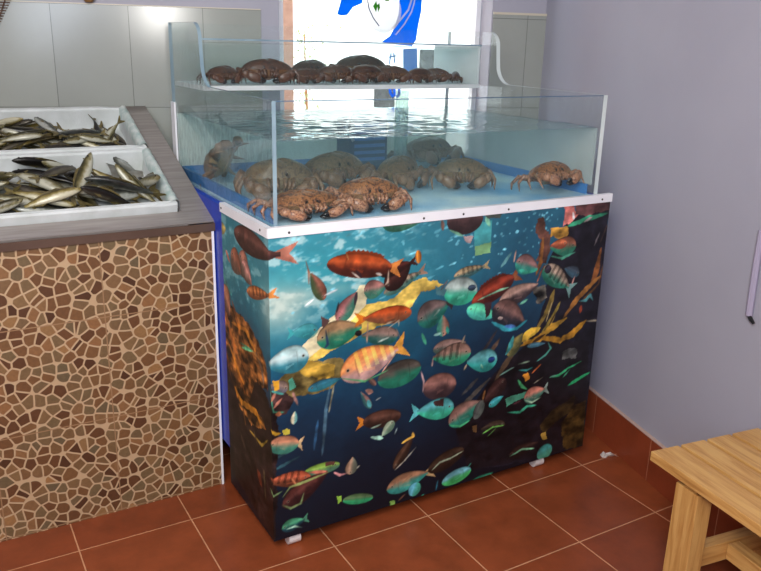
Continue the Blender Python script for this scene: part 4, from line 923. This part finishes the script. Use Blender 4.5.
MB().box(X0 + .0115, X1 - .0115, Y1 - .0155, Y1 - .0105, 1.0142, 1.196).build('frosted_back', M_back, tank)
MB().box(X1 - .0165, X1 - .0115, Y0 + .012, Y1 - .023, 1.0142, 1.197).build('reflection_film', M_film2, tank)  # sheet added to lighten the right pane, stands in for light mirrored in the glass
MB().box(X0 - .006, X0 - .0003, Y1 - .04, Y1, Z0, 1.235).build('corner_strip', M_whitetrim, tank)
UX = 1.838
MB().box(X0 + .0112, UX, 2.418, Y1 - .0102, 1.290, 1.304).build('tray_floor', M_acryl, tank)
MB().box(X0 + .0112, UX, 2.418, 2.426, 1.3042, 1.444).build('tray_front', M_glass, tank)
b = MB(); b.box(UX - .008, UX, 2.4262, Y1 - .0102, 1.3042, 1.444)
b.build('tray_end', M_acryl, tank)
MB().box(X0 + .0112, UX, 2.4165, 2.4178, 1.4405, 1.4455).build('tray_front_lip', M_edge, tank)

def water(x0, x1, y0, y1, z0, z1, ms, name, label, amp):
    from mathutils import noise
    b = MB(); bm = b.bm; nx, ny = 150, 110
    def h(x, y):
        p = Vector((x * 15, y * 26, .3)); return amp * (noise.noise(p) + .5 * noise.noise(p * 2.3) + .9 * noise.noise(Vector((x * 4, y * 7, 2))))
    g = [[bm.verts.new((x0 + (x1 - x0) * i / nx, y0 + (y1 - y0) * j / ny, 0)) for i in range(nx + 1)] for j in range(ny + 1)]
    for r in g:
        for v in r: v.co.z = z1 + h(v.co.x, v.co.y)
    for j in range(ny):
        for i in range(nx):
            f = bm.faces.new([g[j][i], g[j][i + 1], g[j + 1][i + 1], g[j + 1][i]]); f.material_index = 1; f.smooth = True
    rim = [g[0][i] for i in range(nx + 1)] + [g[j][nx] for j in range(1, ny + 1)] + [g[ny][i] for i in range(nx - 1, -1, -1)] + [g[j][0] for j in range(ny - 1, 0, -1)]
    low = [bm.verts.new((v.co.x, v.co.y, z0)) for v in rim]; n = len(rim)
    for i in range(n): bm.faces.new([rim[i], low[i], low[(i + 1) % n], rim[(i + 1) % n]])
    bm.faces.new(low[::-1])
    o = b.build(name, ms); tag(o, label, 'water'); return o
water(X0 + .012, X1 - .012, Y0 + .0108, Y1 - .0162, .9814, 1.200, [M_water, M_wtop], 'tank_water', 'bluish rippled water filling the lower part of the glass tank', .0026)
water(X0 + .012, UX - .0085, 2.4266, Y1 - .0108, 1.3044, 1.432, [M_water2, M_wtop2], 'tray_water', 'clear shallow water in the raised rear tray', .0006)

# standpipe and filter block inside
t = empty('standpipe', None, 'clear vertical overflow pipe standing in the tank behind the crabs', 'pipe')
x, y = 1.50, 2.42
M_pipe = clear('pipe_plastic', (.8, .92, .88), haze=(.25, .5))
MB().tube([(x, y, .9815), (x, y, 1.286)], [.024, .024], 24, cap=False).build('pipe', M_pipe, t, smooth=True)
MB().tube([(x, y, .9815), (x, y, .998)], [.034, .030], 24).build('pipe_foot', M_rim, t, smooth=True)
t = empty('filter_block', None, 'dark blue-grey filter box under water behind the clear pipe', 'filter')
MB().box(1.37, 1.53, 2.56, 2.68, .982, 1.175).build('housing', mat('filter_grey', (40, 84, 116), (34, 72, 104), rough=.5), t, bevel=.012)
b = MB()
for k in range(6): b.box(1.385, 1.515, 2.556, 2.56, 1.02 + k * .025, 1.032 + k * .025)
b.build('grille', M_rim, t)
MB().tube([(1.40, 2.60, 1.185), (1.37, 2.56, 1.194), (1.34, 2.54, 1.15), (1.36, 2.52, 1.10)], [.006] * 4, 8).build('hose', M_dwhite, t, smooth=True)

# ------------------------------------------------------------------ crabs
def crab(kind):
    shell, limb, belly = CM[kind]
    root = empty('crab')
    nA, nR = 56, 9
    def outline(a):
        x = .1 * math.copysign(abs(math.cos(a)) ** .85, math.cos(a)); y = math.sin(a); y = (.068 if y > 0 else .052) * math.copysign(abs(y) ** .8, y)
        sc = 1 + (.022 * math.cos(a * 22) if math.sin(a) < .25 else 0); return x * sc, y * sc
    def dome(top):
        b = MB(); rings = []
        for i in range(nR + 1):
            r = i / nR; ring = []
            for k in range(nA):
                a = 2 * PI * k / nA; x, y = outline(a); z = .052 + ((.036 * (1 - r ** 2.6) ** .75 + .004 * math.sin(x * 60) * math.cos(y * 80) * (1 - r)) if top else -.034 * (1 - r ** 2.2) ** .7)
                ring.append(b.bm.verts.new((x * r, y * r, z)) if i else None)
            rings.append(ring)
        c = b.bm.verts.new((0, 0, .052 + (.036 if top else -.034)))
        for k in range(nA): b.bm.faces.new([c, rings[1][k], rings[1][(k + 1) % nA]])
        for i in range(1, nR):
            for k in range(nA): b.bm.faces.new([rings[i][k], rings[i + 1][k], rings[i + 1][(k + 1) % nA], rings[i][(k + 1) % nA]])
        return b
    dome(True).build('shell', shell, root, smooth=True)
    bl = dome(False)
    bl.prism([(-.02, .03), (.02, .03), (.006, -.035), (-.006, -.035)], .016, .021, lambda p, q, t: Vector((p, q, t)))
    bl.build('belly', belly, root, smooth=True)
    for s in (-1, 1):
        b = MB(); b.tube([(s * .062, -.022, .040), (s * .088, -.040, .040), (s * .094, -.056, .040)], [.010, .014, .013], 10)
        b.tube([(s * .092, -.050, .040), (s * .090, -.066, .038), (s * .080, -.074, .034)], [.012, .0155, .013], 10)
        b.tube([(s * .086, -.068, .037), (s * .070, -.077, .030), (s * .050, -.079, .023), (s * .036, -.076, .018)], [.009, .0135, .0135, .009], 12, 1.3)
        cl = b.build('claw', limb, root, smooth=True)
        b = MB(); b.tube([(s * .039, -.077, .024), (s * .024, -.076, .020), (s * .012, -.070, .013)], [.0075, .0055, .0015], 8); b.tube([(s * .039, -.075, .012), (s * .025, -.073, .009), (s * .013, -.069, .011)], [.0075, .0055, .0015], 8)
        b.build('claw_tip', M_black, cl, smooth=True)
        b = MB()
        for q in range(3): b.tube([(s * (.010 + q * .013), -.050 + q * .002, .050), (s * (.011 + q * .012), -.060, .038), (s * (.008 + q * .010), -.058, .024)], [.005, .0065, .005], 8)
        b.build('mouth_part', limb, root, smooth=True)
        for j, yy in enumerate((-.018, .004, .024, .042)):
            L_ = (1.0, 1.08, 1.02, .9)[j]; sp = (-.02, -.002, .02, .036)[j]
            MB().tube([(s * .07, yy * .9, .036), (s * (.07 + .036 * L_), yy + sp, .050), (s * (.07 + .050 * L_), yy + sp * 1.8, .030), (s * (.07 + .046 * L_), yy + sp * 2.3 - .006, .002)], [.009, .0085, .006, .0015], 8).build('leg', limb, root, smooth=True)
        MB().ball((s * .016, -.050, .060), .0042, seg=8).build('eye', M_black, root, smooth=True)
    return root
protos = {k: crab(k) for k in ('orange', 'brown', 'dark')}
used = set()
def place_crab(kind, loc, rot, sc, label, group=None):
    o = protos[kind] if kind not in used else copy_tree(protos[kind]); used.add(kind)
    o.location = loc; o.rotation_euler = [math.radians(a) for a in rot]; o.scale = sc if isinstance(sc, tuple) else (sc,) * 3
    tag(o, label, 'crab'); 
    if group: o['group'] = group
G1 = 'crabs in the lower tank'; FZ = .982
place_crab('orange', (.893, 1.94, FZ), (0, 0, 4), (1.02, .98, .82), 'orange-brown crab at the front left corner of the lower tank', G1)
place_crab('orange', (1.108, 1.955, FZ), (0, 0, -8), (.93, .95, 1.02), 'rusty crab with folded claws, second from the left along the front glass', G1)
place_crab('orange', (1.80, 1.94, FZ + .012), (-14, 0, 2), (.80, .85, 1.0), 'orange-brown crab alone at the right end of the front glass', G1)
place_crab('brown', (.93, 2.20, FZ), (0, 0, -15), (1.05, 1.05, 1.35), 'dull grey-brown crab behind the front left corner crab', G1)
place_crab('brown', (1.16, 2.27, FZ), (-8, 0, 12), (1.1, 1.1, 1.35), 'brown crab behind the second crab of the front row', G1)
place_crab('brown', (1.36, 2.20, FZ), (0, 0, 30), (.9, .9, 1.2), 'brown crab just left of the clear pipe', G1)
place_crab('brown', (1.57, 2.14, FZ), (0, 0, -25), (.9, .9, 1.1), 'grey-brown crab with outstretched legs on the pale floor right of the pipe', G1)
place_crab('brown', (1.72, 2.56, FZ), (-10, 0, 10), (1.1, 1.1, 1.3), 'hazy crab furthest back on the right by the rear glass', G1)
place_crab('brown', (.90, 2.52, FZ + .055), (-70, 0, 50), (.95, .95, 1.0), 'reddish brown crab added for the dark reflection in the left glass, climbing at the rear left', G1)  # added where dark reflections show in the left pane
G2 = 'small dark crabs in the rear tray'; TZ = 1.3045
tr = [(.87, 2.50, 20, .62, 'faded brown crab at the left end of the rear tray'), (1.02, 2.50, -10, .86, 'tallest dark crab of the rear tray, second from the left'), (1.165, 2.50, 8, .55, 'low flat crab third from the left in the rear tray'),
      (1.29, 2.52, -14, .66, 'dark crab fourth from the left in the rear tray'), (1.395, 2.50, 10, .70, 'reddish brown crab near the middle of the rear tray'), (1.51, 2.51, -20, .64, 'dark crab right of the middle of the rear tray'),
      (1.62, 2.50, 12, .58, 'dark crab third from the right end of the rear tray'), (1.71, 2.53, -30, .56, 'dark crab second from the right end of the rear tray'), (1.785, 2.50, 60, .45, 'smallest dark crab at the right end of the rear tray'),
      (1.25, 2.65, 15, .8, 'crab added for a bluish reflection in the back row of the tray, left one of the pair'), (1.46, 2.655, -8, 1.0, 'large crab added for a bluish reflection in the back row of the tray, right one of the pair')]  # back-row pair added in place of bluish reflections behind the front row
for x, y, a, s_, lb in tr:
    place_crab('dark', (x, y, TZ), (0, 0, a), (s_, s_ * .62, s_ * 1.05), lb, G2)

# ------------------------------------------------------------------ sloping fish counter
TH = math.radians(20.5)
SF = Matrix.Translation((0, 2.269, .913)) @ Matrix.Rotation(TH, 4, 'X')
cx0, cx1 = -.75, .738
def wall_y(x): return 2.64 + (2.33 - x) * math.tan(A) - .012
counter = empty('fish_counter', None, 'fishmonger counter with pebble mosaic front and sloping steel top', 'counter')
b = MB(); bm = b.bm; co = []
for x in (cx0, cx1):
    yb = wall_y(x)
    co.append([bm.verts.new(p) for p in ((x, 2.269, 0), (x, yb, 0), (x, yb, .885 + (yb - 2.269) * .374 - .065), (x, 2.40, .885 - .03), (x, 2.269, .885))])
bm.faces.new(co[0]); bm.faces.new(co[1][::-1])
for i in range(5): bm.faces.new([co[0][i], co[1][i], co[1][(i + 1) % 5], co[0][(i + 1) % 5]])
b.build('mosaic_body', M_mosaic, counter)
MB().box(cx1 - .004, cx1 + .003, 2.2655, 2.275, 0, .885).build('corner_bead', M_whitetrim, counter)
b = MB(); W1 = -.0665
def vend(x): return (wall_y(x) - .012 - 2.269) / math.cos(TH)
b.box(cx0, .745, 0, .069, -.004, 0).box(.664, .745, .069, vend(.745), -.004, 0).box(cx0, .664, .0, .003, -.03, -.004).box(cx0, .745, .757, vend(.745), -.004, 0)
b.box(cx0, .664, .066, .069, W1, -.004).box(cx0, .664, .757, .760, W1, -.004).box(.6605, .664, .069, .757, W1, -.004).box(cx0, .664, .066, .760, W1 - .003, W1)
b.build('steel_top', M_steel, counter, M=SF)
MB().box(cx0, .745, 2.262, 2.267, .884, .9075).box(.7405, .745, 2.267, 2.9, .884, .909).build('steel_lip', M_lip, counter)

def crate(name, v0, v1, label):
    x0, x1, w0, w1, t = .03, .655, W1 + .0005, .03, .02
    root = empty(name, SF, label, 'crate', 'foam crates of fish')
    b = MB(); bm = b.bm
    def ring(a0, a1, c0, c1, w, n=14):
        P = []
        for i in range(n): P.append((a0 + (a1 - a0) * i / n, c0, w))
        for i in range(n): P.append((a1, c0 + (c1 - c0) * i / n, w))
        for i in range(n): P.append((a1 + (a0 - a1) * i / n, c1, w))
        for i in range(n): P.append((a0, c1 + (c0 - c1) * i / n, w))
        return [bm.verts.new(p) for p in P]
    f = .006
    R = [ring(x0 + f, x1 - f, v0 + f, v1 - f, w0), ring(x0, x1, v0, v1, w0 + f), ring(x0, x1, v0, v1, w1 - f), ring(x0 + f * .6, x1 - f * .6, v0 + f * .6, v1 - f * .6, w1),
         ring(x0 + t - .004, x1 - t + .004, v0 + t - .004, v1 - t + .004, w1), ring(x0 + t, x1 - t, v0 + t, v1 - t, w1 - f), ring(x0 + t + .004, x1 - t - .004, v0 + t + .004, v1 - t - .004, w0 + t + (.005 if v0 < .2 else 0))]
    rr = random.Random(int(v0 * 100))
    for k in (2, 3, 4, 5):
        for v in R[k]:
            if v.co.x > x1 - .05: v.co.z += rr.uniform(-.005, .002); v.co.x += rr.uniform(-.004, .003) if k in (2, 3) else 0
    bm.faces.new(R[0][::-1]); bm.faces.new(R[-1])
    for a, c in zip(R, R[1:]):
        n = len(a)
        for i in range(n): bm.faces.new([a[i], a[(i + 1) % n], c[(i + 1) % n], c[i]])
    b.build('foam_box', M_foam, root, smooth=False)
    # torn plastic film clinging to the right rim
    b = MB(); bm = b.bm; rows = []; n = 26
    for i in range(n + 1):
        v = v0 + .012 + (v1 - v0 - .024) * i / n
        rows.append([bm.verts.new(p) for p in ((x1 - t - .0015, v, w1 - .03 - rr.uniform(0, .012)), (x1 - t - .003, v, w1 - .004), (x1 - t * .6, v, w1 + .004 + rr.uniform(0, .003)), (x1 - .001, v, w1 + .004 + rr.uniform(0, .003)), (x1 + .004 + rr.uniform(0, .003), v, w1 - .006), (x1 + .005 + rr.uniform(0, .004), v, w1 - .012 - rr.uniform(0, .02)))])
    for a, c in zip(rows, rows[1:]):
        for i in range(5): bm.faces.new([a[i], a[i + 1], c[i + 1], c[i]])
    b.build('plastic_film', M_film, root, smooth=True)
    return root
crate('foam_crate', .072, .43, 'white foam crate of larger fish, the front one on the sloping steel counter')
crate('foam_crate', .436, .752, 'white foam crate of slender fish, the rear one next to the tiled wall')

# ---- fish
def fish_proto(bend, m, nm):
    root = empty('fish')
    st = [(.102, .002, .002), (.096, .007, .005), (.084, .013, .009), (.066, .0185, .012), (.04, .022, .0142), (.012, .0225, .0142), (-.02, .019, .0118), (-.05, .0125, .008), (-.072, .007, .0048), (-.086, .0048, .003)]
    b = MB(); n = 12; rings = []
    for x, h, w_ in st:
        off = bend * (x - .02) ** 2 * 4
        rings.append([b.bm.verts.new((x, off + w_ * math.cos(2 * PI * k / n), h * math.sin(2 * PI * k / n) * (1.05 if math.sin(2 * PI * k / n) < 0 else .95))) for k in range(n)])
    for r0, r1 in zip(rings, rings[1:]):
        for k in range(n): b.bm.faces.new([r0[k], r0[(k + 1) % n], r1[(k + 1) % n], r1[k]])
    b.bm.faces.new(rings[0][::-1]); b.bm.faces.new(rings[-1])
    b.build('body', m, root, smooth=True)
    o2 = bend * (-.086 - .02) ** 2 * 4; o3 = bend * (-.115 - .02) ** 2 * 4
    b = MB(); b.prism([(-.082, .004), (-.113, .023), (-.119, .021), (-.104, 0), (-.119, -.021), (-.113, -.023), (-.082, -.004)], -.0006, .0006, lambda p, q, t: Vector((p, o2 + (o3 - o2) * (-.086 - p) / .03 + t, q)))
    b.build('tail_fin', M_fin, root)
    b = MB(); b.prism([(.045, .018), (.03, .031), (-.01, .027), (-.045, .015), (-.04, .011), (.0, .018)], -.0006, .0006, lambda p, q, t: Vector((p, bend * (p - .02) ** 2 * 4 + t, q)))
    b.prism([(-.01, -.02), (-.03, -.027), (-.055, -.014), (-.05, -.009)], -.0006, .0006, lambda p, q, t: Vector((p, bend * (p - .02) ** 2 * 4 + t, q)))
    b.build('back_fin', M_fin, root)
    b = MB()
    for s in (-1, 1): b.ball((.083, bend * .0159 + s * .0086, .0042), .0035, 1, .5, 1, 8)
    b.build('eye', M_eye, root, smooth=True)
    b = MB(); b.prism([(.052, -.002), (.03, -.012), (.022, -.006), (.03, 0)], .0135, .0145, lambda p, q, t: Vector((p, t, q))); b.build('side_fin', M_fin, root)
    return root
FP = {}
cnt = {}
word = ['olive', 'dark', 'golden', 'silver-grey']
rf = random.Random(21)
used_f = set()
for i, (T, sc, px, pv, pw, qw, qx, qy, qz) in enumerate(FISH):
    if pw > (.068 if T == 'A' else .047): continue
    ci = rf.choice([0, 0, 1, 2, 3, 1] if T == 'A' else [0, 0, 0, 2, 3, 1, 1]); bd = rf.choice([-.35, .25, .0])
    key = (ci, bd)
    if key not in FP: FP[key] = fish_proto(bd, FM[ci], word[ci]); o = FP[key]
    else: o = copy_tree(FP[key])
    if T == 'B': pv += .016; pw -= .003
    else: pv = .122 + (pv - .11) * 1.27; pw += .006
    o.matrix_world = SF @ Matrix.Translation((px, pv, pw - .0205)) @ Quaternion((qw, qx, qy, qz)).to_matrix().to_4x4() @ Matrix.Diagonal((sc, sc * .92, sc * .92, 1))
    tag(o, '%s fish lying in the heap in the %s foam crate' % (word[ci], 'front' if T == 'A' else 'rear'), 'fish', '%s fish heaped in the %s crate' % (word[ci], 'front' if T == 'A' else 'rear'))
# flat grey ray wing lying on the heap
o = MB(); rws = []
for i in range(9):
    u = i / 8.
    rws.append([o.bm.verts.new((.50 + .10 * u + .0 * j, .30 - .02 * u + (.03 + .075 * (1 - u)) * (j / 6. - .5) * (1.0), .024 + .012 * math.sin(j / 6. * PI) - .010 * u)) for j in range(7)])
for a, c in zip(rws, rws[1:]):
    for j in range(6): o.bm.faces.new([a[j], c[j], c[j + 1], a[j + 1]])
r = bmesh.ops.solidify(o.bm, geom=o.bm.faces[:], thickness=.003)
tag(o.build('flatfish', mat('pale_grey_skin', (168, 168, 160), (140, 138, 128), rough=.3, scale=60, bump=.3), smooth=True, M=SF), 'pale grey triangular flat fish on top of the heap in the front crate', 'fish')

# ------------------------------------------------------------------ bench
BF = Matrix.Translation((1.538, 1.198, 0)) @ Matrix.Rotation(math.radians(-7.5), 4, 'Z')
bench = empty('slatted_bench', BF, 'pale pine slatted bench standing against the right wall', 'bench')
Wb, Lb = .375, 1.0
sl = [(0, .090), (.101, .180), (.191, .270), (.281, .375)]
for i, (a, c) in enumerate(sl):
    M = Matrix.Translation((0, 0, 0)); MB().box(a, c, -Lb, 0, .424, .45).build('slat', M_wood, bench, bevel=.002)
for y in (-.085, -.84):
    for x in (.014, Wb - .064):
        MB().box(x, x + .05, y - .075, y, 0, .405).build('leg', M_woodz, bench, bevel=.002)
    MB().box(.02, Wb - .02, y - .06, y - .02, .405, .4235).build('top_rail', M_woodx, bench, bevel=.002)
    MB().box(.0645, Wb - .0645, y - .055, y - .02, .17, .225).build('cross_rail', M_woodx, bench, bevel=.002)
MB().box(Wb / 2 - .02, Wb / 2 + .02, -.84, -.141, .175, .22).build('long_rail', M_wood, bench, bevel=.002)

# ------------------------------------------------------------------ small things
NF = RF @ Matrix.Translation((0, -.018, 0))
b = MB()
for i in range(16):
    u = i * .018
    b.tube([(-2.035 - u, 0, 1.60 + .05), (-2.11 - u * 1.0, 0, 1.47)], [.002, .002], 5)
    b.tube([(-2.03 - .02 * 0 - (.075 * i / 15), .002, 1.60 - .009 * i), (-2.35, .002, 1.60 - .009 * i)], [.002, .002], 5)
tag(b.build('fishing_net', M_net, M=NF), 'brown fishing net hanging on the wall at the upper left', 'net')
tag(MB().tube([(-1.80, -.02, 1.556), (-1.80, -.02, 1.575), (-1.80, -.02, 1.60)], [.012, .026, .02], 16).build('wooden_float', M_wood2, M=RF, smooth=True), 'small tan wooden float hanging on the wall above the grey tiles', 'float')
b = MB(); rp = random.Random(2); bm = b.bm
vs = [[bm.verts.new((2.030 + i * .013 + rp.uniform(-.004, .004), 1.775 - i * .004 + j * .014 + rp.uniform(-.003, .003), .001 + (rp.uniform(0, .022) if 0 < i < 4 else 0))) for j in range(3)] for i in range(5)]
for i in range(4):
    for j in range(2): bm.faces.new([vs[i][j], vs[i + 1][j], vs[i + 1][j + 1], vs[i][j + 1]])
bmesh.ops.solidify(bm, geom=bm.faces[:], thickness=.0008)
tag(b.build('paper_scrap', M_paper), 'crumpled white paper scrap on the floor by the skirting', 'litter')
b = MB(); b.tube([(-.012, -1.412, .98), (-.012, -1.415, .88), (-.012, -1.42, .735)], [.008, .010, .010], 8); t = tag(b.build('hanging_strap', M_strap, M=RF), 'pale lilac strap hanging on the right wall above the bench', 'strap')
MB().tube([(-.012, -1.42, .737), (-.014, -1.432, .727), (-.014, -1.445, .72)], [.006, .006, .004], 8).build('strap_tip', M_black, t)

# ------------------------------------------------------------------ light, camera
W = bpy.data.worlds.new('sky'); S.world = W; W.use_nodes = True
bg = W.node_tree.nodes['Background']; bg.inputs[0].default_value = (.93, .97, 1.0, 1); bg.inputs[1].default_value = WORLD
def area(loc, target, sx, sy, power, col, name):
    L_ = bpy.data.lights.new(name, 'AREA'); L_.shape = 'RECTANGLE'; L_.size = sx; L_.size_y = sy; L_.energy = power; L_.color = col
    o = bpy.data.objects.new(name, L_); C.objects.link(o); o.location = loc
    o.rotation_euler = (Vector(target) - Vector(loc)).to_track_quat('-Z', 'Y').to_euler(); return o
for a_ in LIGHTS: area(*a_)
cam = bpy.data.cameras.new('camera'); co_ = bpy.data.objects.new('camera', cam); C.objects.link(co_); S.camera = co_
yaw, pitch, roll = .5338, .3044, .0254
fw = Vector((math.sin(yaw) * math.cos(pitch), math.cos(yaw) * math.cos(pitch), -math.sin(pitch))); r0 = Vector((math.cos(yaw), -math.sin(yaw), 0)); u0 = r0.cross(fw)
rt = r0 * math.cos(roll) + u0 * math.sin(roll); up = -r0 * math.sin(roll) + u0 * math.cos(roll)
Mx = Matrix((rt, up, -fw)).transposed().to_4x4(); Mx.translation = (0, 0, 1.4525); co_.matrix_world = Mx
cam.sensor_width = 36; cam.lens = 780.6 / 761 * 36; cam.clip_start = .02
vs_ = S.view_settings; vs_.view_transform = 'Standard'; vs_.look = 'None'; vs_.gamma = 1; vs_.use_curve_mapping = False; vs_.exposure = EXPOSURE
cy = S.cycles; cy.use_denoising = True; cy.max_bounces = 14; cy.transparent_max_bounces = 24; cy.diffuse_bounces = 4; cy.glossy_bounces = 5; cy.sample_clamp_indirect = 6; cy.caustics_reflective = False; cy.volume_bounces = 1
